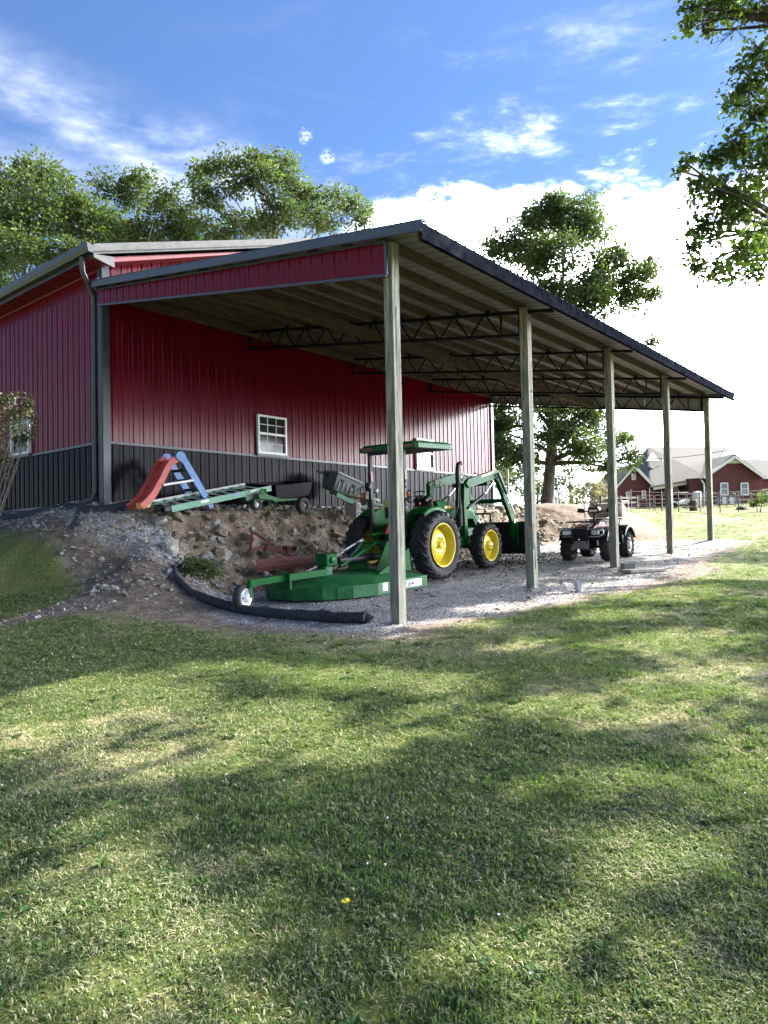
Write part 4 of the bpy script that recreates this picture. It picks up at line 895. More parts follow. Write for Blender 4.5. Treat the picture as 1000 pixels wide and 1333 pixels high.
mb = MB(); vs = tp+bt+ti+bi; fs = [(4, 5, 6, 7), (15, 14, 13, 12)]
for k in range(4): k2 = (k+1) % 4; fs += [(k, k+4, k2+4, k2), (k+8, k2+8, k2+12, k+12), (k, k2, k2+8, k+8)]
mb.add([tuple(v) for v in vs], fs); mb.build('cart_bed', M('black_poly_cart', (.004, .0045, .007), .6, spec=.06), Ct)
def small_wheel(parent, loc, R, w_, mat_, ax=(0, -1, 0)):
    mb = MB(); mb.lathe([(R*.5, -w_/2), (R*.9, -w_/2), (R, -w_*.3), (R, w_*.3), (R*.9, w_/2), (R*.5, w_/2)], loc, ax, 22, closed=True); wl = mb.build('wheel', RUB, parent)
    mb = MB(); mb.lathe([(R*.52, w_*.35), (R*.48, w_*.1), (R*.3, w_*.1), (R*.22, w_*.5), (.0001, w_*.5)], loc, ax, 16); mb.build('rim', mat_, wl)
for x, y in ((4.10, 5.98), (3.95, 6.92)): small_wheel(Ct, (x, y, max(gz(x, y)+.16, 1.80)), .19, .14, GREYP, (.1, -1, 0))
mb = MB(); mb.beam((3.30, 6.30, 1.94), (2.55, 5.85, 1.86), .05, .06); mb.beam((3.3, 6.1, 1.90), (4.4, 6.4, 1.98), .06, .05); mb.prism([(2.70, 5.86, 1.98), (2.80, 5.86, 2.14), (2.90, 5.86, 2.14), (3.00, 5.90, 2.02), (3.4, 5.95, 1.94), (3.4, 5.95, 1.90), (2.75, 5.86, 1.92)], (0, .04, 0)); mb.build('tongue', GRN, Ct)
Ft = thing('push_spreader', 'small green push cart on black wheels with white hubs under the ladder end', 'spreader')
for y in (5.92, 6.32): small_wheel(Ft, (2.68, y, 1.80), .13, .10, PW)
mb = MB(); mb.box((2.68, 6.12, 1.84), (.10, .36, .05)); mb.prism([(2.48, 5.98, 1.86), (2.92, 5.98, 1.86), (3.0, 5.98, 2.02), (2.42, 5.98, 2.02)], (0, .26, 0)); mb.tube([(2.68, 6.1, 2.0), (2.2, 6.2, 2.15)], .015, 6); mb.build('hopper', PG, Ft)
Bn = thing('storage_tote', 'grey plastic tote tipped on its side among the boards by the wall', 'tote', (6.0, 6.55, 2.36), (.15, .30, -.1))
mb = MB(); vs = [(-.36, -.24, -.20), (.36, -.24, -.20), (.36, .24, -.20), (-.36, .24, -.20), (-.42, -.29, .20), (.42, -.29, .20), (.42, .29, .20), (-.42, .29, .20)]
mb.add(vs, [(0, 3, 2, 1), (0, 1, 5, 4), (1, 2, 6, 5), (2, 3, 7, 6), (3, 0, 4, 7)]); 
for k in range(5): mb.box((-.28+.14*k, -.272, -.0), (.025, .03, .34), (-.12, 0, 0))
mb.build('tub', GREYP, Bn); mb = MB(); mb.box((0, 0, .225), (.90, .64, .05), bev=.02); mb.box((0, 0, .26), (.74, .50, .03)); mb.build('lid', M('pale_grey_plastic', (.19, .205, .21), .5), Bn)
mb = MB(); mb.box((-.20, -.28, .08), (.10, .04, .06)); mb.box((.20, -.28, .08), (.10, .04, .06)); mb.build('handle', BKP, Bn)
Tb = thing('garden_table', 'olive green oval table top propped on concrete blocks beside the cart', 'table', (6.0, 6.05, 2.06), (.10, .12, -.12))
mb = MB(); n = 20; el_ = [(.78*math.cos(2*PI*k/n), .36*math.sin(2*PI*k/n)) for k in range(n)]
mb.prism([(x, y, -.03) for x, y in el_], (0, 0, .06)); mb.build('table_top', OLIVE, Tb)
mb = MB(); pts = [(-.95+.11*k, -.42, -.06-.18*math.sin(k/9*1.4)) for k in range(10)]; 
for a, b in zip(pts[:-1], pts[1:]): mb.beam(a, b, .05, .10)
mb.build('bench_rail', TEAL, Tb); mb = MB(); mb.box((.55, -.30, -.12), (.5, .08, .06), bev=.01); mb.build('bench_rail', TEAL, Tb)
for k, (x, y, z, r) in enumerate(((5.62, 5.72, 1.70, .1), (5.70, 5.98, 1.80, .4), (6.35, 5.85, 1.78, .2))):
    mb = MB(); mb.box((0, 0, 0), (.19, .19, .38), bev=.01); mb.mat(1).box((-.0, -.096, .09), (.10, .008, .12)); mb.box((0, -.096, -.09), (.10, .008, .12))
    o = mb.build('concrete_block', [CONC, DARK], None, loc=(x, y, z), rot=(.05, .05, r)); tag(o, ['upright concrete block under the near edge of the olive table', 'concrete block behind the near block under the olive table', 'concrete block under the far end of the olive table'][k], 'block', 'concrete blocks propping the table')
Pl = MB(); Pl.beam((5.35, 6.75, 2.72), (6.60, 6.30, 2.32), .05, .05); o = Pl.build('handle_pole', DARK, None); tag(o, 'thin dark pole leaning across the grey tote', 'pole')
mb = MB(); mb.tube([(6.45, 6.1, 2.28), (6.62, 6.0, 2.20), (6.75, 6.02, 2.22)], .05, 10); mb.mat(1).tube([(6.40, 6.12, 2.29), (6.45, 6.1, 2.28)], .055, 10); mb.mat(1).tube([(6.75, 6.02, 2.22), (6.80, 6.02, 2.22)], .055, 10); tag(mb.build('string_trimmer', [BKP, PW], None), 'black and white engine of a string trimmer beside the tote', 'trimmer')
Gb = thing('grader_blade', 'rusty red grader blade with A-shaped hitch lying against the foot of the bank', 'grader blade')
mb = MB(); a, b = Vector((1.90, 5.02, .55)), Vector((4.10, 5.0, .62)); prf = [(0, -.12), (-.03, -.04), (-.03, .05), (.01, .12), (.03, .12), (-.01, .05), (-.01, -.04), (.02, -.12)]
mb.prism([(a.x, a.y+p, a.z+q) for p, q in prf], tuple(b-a)); mb.build('blade', RUST, Gb)
mb = MB(); mb.beam((1.95, 5.25, .86), (2.26, 5.55, 1.22), .05, .05); mb.beam((2.26, 5.55, 1.22), (2.62, 5.22, .88), .05, .05); mb.beam((1.95, 5.25, .88), (2.70, 5.20, .90), .05, .06); mb.beam((2.3, 5.22, .88), (2.86, 5.12, .78), .09, .07); mb.box((2.86, 5.12, .84), (.22, .14, .16)); mb.beam((2.45, 5.2, .86), (3.0, 5.05, .66), .05, .05); mb.build('hitch', RUST, Gb)
mb = MB(); mb.tube([(2.92, 5.07, .86), (2.98, 5.0, .86)], .045, 8); mb.build('pin', DARK, Gb)
# ------------------------------------------------------------------ rolls of fabric, pipe, stones, planks
pth = [(.02, 5.0), (-.22, 4.55), (-.30, 4.1), (-.30, 3.6), (-.26, 3.0), (-.26, 2.3), (-.27, 1.5), (-.26, .9), (-.20, .36)]
pts = []; 
for i in range(len(pth)-1):
    for k in range(5): t = k/5; x = pth[i][0]*(1-t)+pth[i+1][0]*t; y = pth[i][1]*(1-t)+pth[i+1][1]*t; pts.append((x+random.uniform(-.008, .008), y, gz(x, y)+.065+random.uniform(-.008, .008)))
pts.append((pth[-1][0], pth[-1][1], gz(*pth[-1])+.07))
nP_ = len(pts); rr_ = [(.045+.038*min(1, i/nP_*1.6))*random.uniform(.84, 1.12) for i in range(nP_)]
Fr = MB().tube(pts, rr_, 12).build('fabric_roll', CLOTH, None); tag(Fr, 'long black drainage sock snaking along the gravel edge to the front post', 'drain pipe')
e_ = MB(); e = Vector(pts[-1]); 
for k in range(5): e_.tube([e+Vector((.0, .02, .02*k-.03)), e+Vector((.03*(k-2), -.07, .01*k-.04))], [.035, .012], 6)
e_.build('frayed_end', CLOTH, Fr)
mb = MB(); V_ = []; F_ = []
lp = [(1.0, 6.95), (.3, 7.02), (-.05, 7.05), (-.25, 7.2), (-.3, 7.9), (-.28, 9), (-.3, 10.5), (-.28, 12.5), (-.3, 16)]
for i, (x, y) in enumerate(lp):
    for k, (ox, oz) in enumerate(((0, .02), (-.06, .10), (-.14, .05), (-.20, .0))):
        xx, yy = (x+ox, y) if i > 2 else (x, y+ox); V_.append((xx, yy, gz(xx, yy)+oz+.02*math.sin(i*7+k)))
for i in range(len(lp)-1):
    for k in range(3): F_.append((i*4+k, i*4+k+1, i*4+k+5, i*4+k+4))
mb.add(V_, F_, True); tag(mb.build('silt_fabric', CLOTH, None), 'strip of black ground fabric crumpled along the barn foot', 'ground fabric')
mb = MB(); p0 = Vector((-.3, 7.6, gz(-.3, 7.6)+.06)); mb.tube([p0, (-.55, 7.25, gz(-.55, 7.25)+.03), (-.75, 7.05, gz(-.75, 7.05)+.02)], [.045, .04, .03], 8); tag(mb.build('drain_hose', CLOTH, None), 'black corrugated hose running down from the downspout', 'hose')
def rock_mesh(seed, sub=2, flat=.7, m_=ROCK):
    import bmesh
    r_ = random.Random(seed); bm = bmesh.new(); bmesh.ops.create_icosphere(bm, subdivisions=sub, radius=.5)
    cuts = [(Vector((r_.uniform(-1, 1), r_.uniform(-1, 1), r_.uniform(-.6, 1))).normalized(), r_.uniform(.24, .40)) for _ in range(11)]
    for v in bm.verts:
        for n, d in cuts:
            e = v.co.dot(n)-d
            if e > 0: v.co -= n*e
        v.co += Vector((r_.uniform(-1, 1), r_.uniform(-1, 1), r_.uniform(-1, 1)))*.012; v.co.z *= flat
    me = bpy.data.meshes.new('rock'); bm.to_mesh(me); bm.free(); me.materials.append(m_)
    return me
RK = [rock_mesh(k, 3, .6+.25*(k % 3)/2, ROCK if k % 2 == 0 else ROCKB) for k in range(6)]
def by_px(u, v, z): r = at(u, v, 1)-CAMP; t = (z-CAMP.z)/r.z; return CAMP+r*t
def hit(u, v, lo=3., hi=60.):
    r = at(u, v, 1)-CAMP; t = lo
    while t < hi:
        p = CAMP+r*t
        if p.z < gz(p.x, p.y): return p
        t += .06
    return p
rocks = [(206, 677, .52, .30, 'flat grey slab rock on the crest of the bank beside the ladder foot', 0), (160, 672, .30, .2, 'small pale rock on the crest left of the slab rock', 0), (222, 719, .30, .42, 'upright pale grey rock left of the green weed', 2), (221, 746, .22, .20, 'low grey rock at the head of the black drainage sock', 4), (224, 735, .20, .15, 'small grey rock just above the low grey rock', 0),
 (293, 721, .40, .36, 'rounded grey boulder half buried in the middle of the bank', 2), (324, 702, .40, .40, 'angular tan boulder at the middle of the bank above the red blade', 3), (285, 691, .5, .28, 'brown ledge rock sticking from the bank below the ladder', 1), (283, 665, .16, .40, 'thin upright rock sliver at the bank crest under the ladder', 3), (305, 673, .36, .18, 'tan slab rock on the bank crest under the cart wheel', 5), (364, 680, .45, .22, 'long tan rock beneath the cart', 1), (350, 672, .30, .22, 'small tan rock left of the cart wheel', 5), (258, 708, .35, .2, 'brown flat rock in the bank above the weed', 1), (262, 700, .30, .3, 'tilted brown rock beside the flat bank rock', 3), (437, 696, .5, .3, 'dark brown rock by the left rear tyre of the tractor', 1), (410, 690, .4, .3, 'brown rock in the bank below the concrete blocks', 3)]
for u, v, s_, h_, lb, k in rocks:
    p = hit(u, v+s_*8); o = bpy.data.objects.new('rock', RK[k]); COL.objects.link(o); o.location = (p.x, p.y, p.z+h_*.18); o.scale = (s_*1.1, s_*.9, h_*1.25); o.rotation_euler = (random.uniform(-.3, .3), random.uniform(-.3, .3), random.uniform(0, 6)); tag(o, lb, 'rock', 'rocks in and around the bank')
p = hit(753, 770); o = bpy.data.objects.new('rock', rock_mesh(40, 3, 1.0, M('white_rock', (.42, .42, .41), .8))); COL.objects.link(o); o.location = (p.x, p.y, p.z+.05); o.scale = (.17, .15, .26); tag(o, 'small upright white rock alone on the gravel right of the second post', 'rock', 'rocks in and around the bank')
for (u, v, s_, lb) in ((799, 738, .75, 'flat pale slab of stone at the foot of the middle post'), (780, 738, .55, 'flat pale stone left of the middle post')):
    p = hit(u, v); o = bpy.data.objects.new('rock', RK[0]); COL.objects.link(o); o.location = (p.x+.15, p.y+.1, p.z); o.scale = (s_, s_*.8, .16); tag(o, lb, 'rock', 'rocks in and around the bank')
p = hit(838, 745); mb = MB(); mb.box((0, 0, .04), (.85, .28, .05), (0, 0, -.5)); tag(mb.build('timber_plank', M('grey_plank', (.24, .22, .19), .9, 0, .2, 8), None, loc=tuple(p)), 'short weathered plank lying on the gravel right of the middle post', 'plank')
p = hit(818, 742); mb = MB(); mb.box((0, 0, .07), (.42, .25, .14), (.05, .1, .5), bev=.02); tag(mb.build('stone_chunk', CONC, None, loc=tuple(p)), 'broken concrete chunk beside the foot of the middle post', 'concrete')

# ------------------------------------------------------------------ vegetation helpers
NPC = np.array(CAMP); NFW = np.array(FW); NRT = np.array(RT); NUP = np.array(UP); NSUN = np.array(SUN)
def px(P):
    d = P-NPC; z = d@NFW; zz = np.where(z > .05, z, .05)
    return 500+FPX*(d@NRT)/zz, 666.5-FPX*(d@NUP)/zz, z
def leaves(name, C_, size, mat_, parent, tint_lo=.6, tint_hi=1.35, droop=.3, aspect=.62, seed=0):
    r = np.random.default_rng(seed); n = len(C_); 
    d = r.normal(size=(n, 3)); d[:, 2] = d[:, 2]*.6-droop; d /= np.linalg.norm(d, axis=1)[:, None]
    q = r.normal(size=(n, 3)); q[:, 2] += 1.2; s_ = np.cross(d, q); s_ /= np.linalg.norm(s_, axis=1)[:, None]+1e-9; nn = np.cross(s_, d)
    L = (size*r.uniform(.5, 1.35, n))[:, None]; Wd = L*aspect*.5; f = L*.12
    V = np.stack([C_, C_+d*L*.5+s_*Wd+nn*f, C_+d*L, C_+d*L*.5-s_*Wd+nn*f], 1).reshape(-1, 3)
    i = np.arange(n)*4; F = np.stack([np.c_[i, i+1, i+2], np.c_[i, i+2, i+3]], 1).reshape(-1, 3)
    me = fast_mesh(name, V, F, mat_, smooth=False)
    t = r.uniform(tint_lo, tint_hi, n); yel = r.uniform(.9, 1.12, n)
    colr = np.stack([t*yel, t, t*.9, np.ones(n)], 1); c2 = np.repeat(colr, 4, 0).astype(np.float32)
    ca = me.color_attributes.new('tint', 'FLOAT_COLOR', 'POINT'); ca.data.foreach_set('color', c2.ravel())
    o = bpy.data.objects.new(name, me); COL.objects.link(o)
    if parent: o.parent = parent
    return o
def limb(mb, p, q, r0, r1, sag=.12, n=5, k=5, rr=None):
    rr = rr or random; p = Vector(p); q = Vector(q); L = (q-p).length; j = Vector((rr.uniform(-1, 1), rr.uniform(-1, 1), rr.uniform(-.2, 1)))*L*sag
    pts = []; 
    for i in range(k):
        t = i/(k-1); pts.append(p.lerp(q, t)+j*4*t*(1-t)*.5)
    mb.tube(pts, [r0+(r1-r0)*i/(k-1) for i in range(k)], n, cap=False); return pts
def tree(name, label, base, clumps, trunk_r, leaf, leafmat, barkmat, dens=1., seed=1, fork=.45, group=None, cat='tree', lean=(0, 0), size=.2, twigs=True, sub=9, keep=None, trunk_n=12):
    rr = random.Random(seed); r = np.random.default_rng(seed); base = Vector(base)
    T_ = thing(name, label, cat, base, group=group)
    cs = [(Vector(c)-base, R) for c, R in clumps]; topz = max(c.z for c, R in cs); cx_ = sum((c for c, R in cs), Vector())/len(cs)
    tb = MB(); tp_ = []; n = 9
    for i in range(n):
        t = i/(n-1); tp_.append(Vector((cx_.x*t*.8+lean[0]*t+rr.uniform(-.06, .06)*t, cx_.y*t*.8+lean[1]*t+rr.uniform(-.06, .06)*t, topz*t*.86)))
    rad = [trunk_r*(1.0-.86*(i/(n-1))**.8) for i in range(n)]; rad[0] = trunk_r*1.05
    pts2 = [tp_[0]-Vector((0, 0, .5)), tp_[0], tp_[0]+Vector((0, 0, trunk_r*.8))]+tp_[1:]; rad2 = [trunk_r*2.0, trunk_r*1.55, trunk_r*1.12]+rad[1:]
    tb.tube(pts2, rad2, trunk_n); tb.build('trunk', barkmat, T_)
    bb = MB(); pts = []
    for c, R in cs:
        zt = max(topz*fork*.55, min(c.z*.72, topz*.82)); t = min(.95, zt/(topz*.86)); f = t*(n-1); i = int(f); st = tp_[i].lerp(tp_[min(i+1, n-1)], f-i)
        rb = max(.035, rad[i]*.42); limb(bb, st, c, rb, rb*.30, .22, 6, 6, rr)
        m_ = max(5, int(sub*1.7*rr.uniform(.8, 1.2)))
        for k in range(m_):
            d = Vector((rr.gauss(0, 1), rr.gauss(0, 1), rr.gauss(.25, .8))).normalized()*R*rr.uniform(.45, .98); e = c+d
            if twigs: limb(bb, c, e, rb*.28, .012, .18, 4, 4, rr)
            nl = int(dens*rr.uniform(.4, 1.6)*21*(R/size)**2/m_); s0 = R*rr.uniform(.11, .25)
            q = r.normal(size=(nl, 3))*s0*np.array([1.1, 1.1, .75])+np.array(e); pts.append(q)
    bb.build('branches', barkmat if barkmat is not BARK else TWIG, T_)
    P = np.concatenate(pts)
    if keep is not None: P = P[keep(P+np.array(base))]
    leaves('crown', P, size, leafmat, T_, seed=seed); return T_
def cl(d, lst, jit=1.6, seed=0):
    rr = random.Random(seed); out = []
    for u, v, r_ in lst: dd = d+rr.uniform(-jit, jit); out.append((at(u, v, dd), r_*dd/FPX*1.05))
    return out
def base_at(u, d):
    p = at(u, 670, d); return Vector((p.x, p.y, gz(p.x, p.y)))
tree('oak_tree', 'broad leafy tree behind the barn at the left edge', base_at(30, 40), cl(39, [(20, 250, 36), (60, 243, 34), (98, 268, 32), (5, 295, 42), (60, 302, 46), (112, 300, 34), (-35, 270, 48), (-5, 345, 50), (55, 352, 50), (112, 345, 36), (-50, 330, 50), (-20, 400, 46), (35, 238, 26)], seed=1), .42, .2, LEAFB, BARKG, 1.7, 3, size=.21)
tree('oak_tree', 'rounded leafy tree behind the barn, second from the left', base_at(180, 42), cl(41, [(150, 256, 28), (182, 245, 26), (208, 268, 27), (128, 285, 30), (168, 292, 38), (212, 300, 30), (235, 305, 24), (145, 320, 32), (190, 325, 32), (240, 325, 20)], seed=2), .38, .2, LEAFB, BARKG, 1.8, 5, size=.21)
tree('oak_tree', 'tall open-crowned tree rising above the barn roof left of the shelter', base_at(350, 44), cl(43, [(272, 226, 22), (300, 212, 18), (330, 214, 24), (292, 258, 32), (345, 250, 32), (382, 240, 26), (402, 275, 30), (330, 295, 36), (440, 262, 22), (466, 268, 18), (258, 285, 24), (368, 213, 20), (430, 290, 24), (470, 292, 14), (370, 285, 28), (280, 305, 28), (260, 235, 14), (480, 275, 8)], seed=4), .42, .2, LEAFB, BARKG, 1.7, 7, size=.21, sub=13)
tree('oak_tree', 'big oak with thick dark trunk behind the shelter, crown above its roof', base_at(712, 46), cl(46, [(742, 285, 32), (702, 300, 30), (768, 298, 26), (655, 316, 22), (722, 338, 36), (782, 372, 28), (826, 362, 24), (845, 350, 16), (795, 338, 24), (820, 392, 22), (752, 378, 36), (845, 385, 14), (682, 340, 28), (772, 405, 28), (720, 268, 18), (640, 320, 12), (848, 447, 9), (700, 400, 30), (740, 440, 30),
   (690, 520, 34), (735, 535, 34), (770, 548, 28), (660, 545, 30), (725, 575, 30), (765, 590, 24), (802, 580, 20), (822, 598, 14), (790, 610, 14), (655, 590, 24), (680, 600, 20), (645, 560, 20)], seed=6), .44, .2, LEAFB, BARK, 3.0, 11, size=.21, fork=.30, sub=13)
for k, (u, d, ll, m_, lb) in enumerate((
  (655, 70, [(650, 590, 30), (672, 610, 26), (640, 620, 26), (665, 640, 22), (645, 560, 26), (690, 630, 20)], LEAFB, 'leafy tree at the far edge of the yard, just right of the barn end'),
  (745, 72, [(740, 615, 18), (755, 600, 18), (735, 635, 16), (752, 640, 14), (725, 590, 16), (722, 640, 14)], LEAFB, 'light green tree in the distance right of the big oak trunk'),
  (790, 95, [(785, 640, 10), (798, 632, 10), (808, 645, 9), (795, 650, 9)], LEAF, 'small far tree by the left corner of the brick house'),
  (700, 90, [(700, 640, 18), (715, 625, 18), (685, 645, 16), (700, 610, 18)], LEAF, 'hazy tree behind the big oak trunk'))):
    tree('background_tree', lb, base_at(u, d), cl(d, ll, 2.5, k), .25, .25, m_, BARKG, .9, 20+k, size=.30, sub=6, twigs=False)
tree('flowering_bush', 'pale pinkish shrub beyond the rail fence right of the oak', base_at(768, 60), cl(60, [(760, 640, 13), (775, 632, 14), (770, 650, 12), (785, 645, 10), (752, 652, 10)], 1, 9), .10, .2, LEAFP, BARKG, 1.1, 31, size=.20, cat='bush', sub=8)
tree('hedge_bush', 'low bright green undergrowth at the foot of the distant trees', base_at(742, 55), cl(55, [(735, 662, 8), (745, 658, 9), (757, 660, 9), (728, 655, 8), (768, 663, 7)], 1, 12), .05, .2, LEAFB, TWIG, 1.3, 33, size=.16, cat='bush', sub=8)
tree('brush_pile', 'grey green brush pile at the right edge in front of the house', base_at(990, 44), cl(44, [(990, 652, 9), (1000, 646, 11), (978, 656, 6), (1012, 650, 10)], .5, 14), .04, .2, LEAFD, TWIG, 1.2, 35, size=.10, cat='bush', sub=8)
# ---- shade trees standing right of the view; one hangs into the frame
LIT = [(335, 945, 115, 34), (170, 905, 110, 24), (60, 940, 80, 24), (20, 960, 50, 14), (330, 872, 90, 7), (450, 880, 90, 15), (545, 885, 90, 11), (600, 812, 60, 7), (640, 790, 60, 6), (880, 832, 90, 12), (940, 870, 60, 9), (870, 775, 60, 10), (772, 1026, 36, 16), (240, 1290, 80, 45), (190, 1185, 60, 28), (660, 1250, 60, 34), (980, 1010, 46, 50), (720, 925, 60, 16), (830, 935, 40, 10), (700, 842, 60, 9), (790, 800, 50, 6), (950, 745, 70, 12), (150, 992, 46, 14), (270, 1000, 45, 12), (900, 900, 50, 12), (930, 1000, 40, 14), (560, 925, 40, 8), (500, 812, 50, 6), (720, 780, 50, 7), (800, 760, 60, 6), (980, 790, 40, 8), (440, 985, 40, 12), (110, 1110, 40, 18), (850, 1130, 60, 20), (520, 960, 50, 10)]
def lit(u, v, z):
    s_ = np.zeros(u.shape); z = np.clip(z, 1, 60)
    for a, b, ra, rb in LIT: s_ = np.maximum(s_, np.exp(-(((u-a)/(ra+.16*FPX/z))**2+((v-b)/(rb+.16*FPX*1.4/z/z))**2)*1.1))
    s_ = np.maximum(s_, ss(-v, -722, -698)*(u > 600)*(v < 760))
    return s_
def keep_shade(P):  # shapes the unseen crowns: leaves dropped where their shadow would cover lit lawn patches
    t = P[:, 2]/SUN.z
    for _ in range(4):
        G = P-NSUN*t[:, None]; h = ground(G[:, 0], G[:, 1], False); t = (P[:, 2]-h)/SUN.z
    G = P-NSUN*t[:, None]
    u, v, z = px(G); l = lit(u, v, z)*(z > .5)
    un, vn, zn = px(P); inframe = (zn > 0) & (un > -60) & (un < 1045) & (vn > -60) & (vn < 1400)
    nz = fbm(G[:, 0], G[:, 1]*1.8, .9, 3, 21)
    k = rng.random(len(P)) > np.clip(l*2.0, 0, 1)
    k &= ~((nz > .63) & (rng.random(len(P)) < .85))
    k &= ~((G[:, 0] > 9.5) & (G[:, 1] > -1.0) & (rng.random(len(P)) < .75))
    k &= (z > .3) & (u > -260) & (u < 1250) & (v < 1700)
    k &= rng.random(len(P)) < np.where((v < 868) & (v > 770) & (u < 760), .72, np.where(v > 1010, .29, .32))
    return k & ~inframe
def shade_tree(label, base, C_, R_, n, size, seed, extra=None, trunk_r=.4):
    r = np.random.default_rng(seed); rr = random.Random(seed); T_ = thing('oak_tree', label, 'tree', base); b = np.array(base)
    d = r.normal(size=(int(n*2.2), 3)); d /= np.linalg.norm(d, axis=1)[:, None]; P = d*(r.random(len(d))**(1/2.6))[:, None]*np.array(R_)+np.array(C_)
    P = P+r.normal(size=P.shape)*.25; P = P[:n*2]; P = P[keep_shade(P)]
    if extra is not None: P = np.concatenate([P, extra])
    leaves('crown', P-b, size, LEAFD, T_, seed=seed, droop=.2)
    tb = MB(); H = C_[2]+R_[2]*.5-base[2]; tb.tube([(0, 0, -.4), (0, 0, .1), (.05, 0, .8), (.15, .1, H*.3), (.2, .0, H*.6), (0, .1, H)], [trunk_r*1.8, trunk_r*1.4, trunk_r, trunk_r*.85, trunk_r*.55, .08], 12); tb.build('trunk', BARK, T_)
    return T_, P
shade_tree('tall shade tree standing in the yard right of the camera', (8, -13, .35), (6.0, -8.5, 12.0), (7.5, 6, 6), 26000, .26, 51)
shade_tree('far shade tree standing right of the last post', (25, -13.5, 1.1), (24, -11, 13.5), (9, 7, 7.5), 20000, .30, 52)
OH = [(925, 8, 26), (950, 0, 30), (902, 28, 12), (900, 12, 14), (915, 40, 9), (985, 60, 16), (975, 120, 22), (955, 135, 18), (1000, 100, 30), (990, 150, 20), (962, 88, 9), (925, 205, 20), (960, 196, 26), (992, 215, 30), (893, 212, 12), (908, 240, 20), (945, 245, 30), (985, 262, 36), (950, 285, 34), (915, 300, 20), (895, 325, 14), (905, 348, 16), (935, 348, 20), (960, 325, 28), (990, 320, 32), (985, 350, 16), (882, 222, 8), (1005, 185, 24), (955, 362, 8), (1010, 20, 26), (985, 10, 14), (1020, 340, 24)]
r_ = np.random.default_rng(77); ex = []; tw_ = []
for u, v, rad in OH:
    dd = 15+r_.uniform(-1.2, 1.2); c = np.array(at(u, v, dd)); R = rad*dd/FPX; tw_.append((c, R))
    m_ = 9
    for k in range(m_):
        e = c+r_.normal(size=3)*R*.42; n_ = int(26*(R/.115)**2/m_*r_.uniform(.6, 1.3)); ex.append(e+r_.normal(size=(n_, 3))*R*.32); tw_.append((e, 0))
ex = np.concatenate(ex)
GB = (15.0, -8.5, .66)
Gt, _ = shade_tree('large oak beyond the right edge whose leafy boughs hang into the sky at upper right', GB, (14.0, -7.5, 15), (9, 8, 8.5), 42000, .27, 53, None, .5)
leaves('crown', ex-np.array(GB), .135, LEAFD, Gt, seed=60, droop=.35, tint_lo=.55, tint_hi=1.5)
rr = random.Random(5); bb = MB(); gb_ = Vector(GB); last = None
hubs = [(Vector(at(1040, 30, 15.3))-gb_, (0, 0, 13)), (Vector(at(1035, 170, 15.3))-gb_, (0, 0, 9)), (Vector(at(1030, 300, 15.3))-gb_, (0, 0, 6.5))]
for h, s_ in hubs: limb(bb, Vector(s_)+Vector((.15, .05, 0)), h, .15, .07, .15, 8, 8, rr)
for c, R in tw_:
    if R > 0:
        c_ = Vector(c)-gb_; h = min(hubs, key=lambda q: (q[0]-c_).length)[0]; limb(bb, h, c_, .05, .018, .15, 5, 6, rr); last = c_
    else: limb(bb, last, Vector(c)-gb_, .014, .005, .15, 4, 3, rr)
for k in range(12):                        # bare twigs
    a = Vector(at(1000, 10+rr.uniform(-6, 18), 15))-gb_; b = Vector(at(905+rr.uniform(0, 60), 25+rr.uniform(-12, 32), 15))-gb_; pts = limb(bb, a, b, .022, .005, .25, 4, 7, rr)
    for p in pts[2:]: limb(bb, p, p+Vector((rr.uniform(-.3, .3), rr.uniform(-.3, .3), rr.uniform(-.35, .2))), .008, .003, .2, 3, 3, rr)
bb.build('branches', TWIG, Gt)
# ---- shrub at left edge, weed on the bank
def shrub(name, label, base, clumps, stems, size, mat_, seed, n=240, cat='shrub'):
    rr = random.Random(seed); r = np.random.default_rng(seed); base = Vector(base); T_ = thing(name, label, cat, base); bb = MB(); pts = []
    for c, R in clumps:
        c_ = Vector(c)-base; s_ = Vector((rr.uniform(-.1, .1), rr.uniform(-.1, .1), 0)); limb(bb, s_, c_, stems, stems*.4, .10, 5, 6, rr)
        for k in range(6):
            e = c_+Vector((rr.gauss(0, 1), rr.gauss(0, 1), rr.gauss(.4, .8)))*R*.6; limb(bb, c_, e, stems*.35, .002, .1, 4, 3, rr); pts.append(np.array(e)+r.normal(size=(n//6, 3))*R*.28)
    bb.build('stem', TWIG, T_); leaves('foliage', np.concatenate(pts), size, mat_, T_, seed=seed); return T_
sb = at(-50, 770, 9.6); sb = Vector((sb.x, sb.y, gz(sb.x, sb.y)))
shrub('crape_myrtle', 'young crape myrtle with reddish tips in front of the left barn window', sb, [(at(u, v, 9.6+k*.05), r_*9.6/FPX) for k, (u, v, r_) in enumerate([(8, 548, 16), (24, 535, 11), (38, 526, 7), (2, 575, 18), (26, 558, 12), (33, 572, 9), (-15, 540, 20), (12, 522, 8), (-20, 590, 22), (40, 545, 6), (-10, 610, 16), (0, 600, 10), (-25, 560, 18)])], .014, .05, LEAFR, 71, 150)
wp = hit(252, 752); wp = Vector((wp.x, wp.y, gz(wp.x, wp.y)))
shrub('weed', 'bushy green weed growing at the foot of the bank', wp, [(wp+Vector((dx, dy, dz)), .13) for dx, dy, dz in ((0, 0, .18), (.15, -.1, .14), (-.15, .1, .15), (.22, -.2, .08), (-.05, -.1, .10), (.08, .08, .22), (.28, -.25, .12))], .006, .055, LEAFB, 72, 260, 'weed')

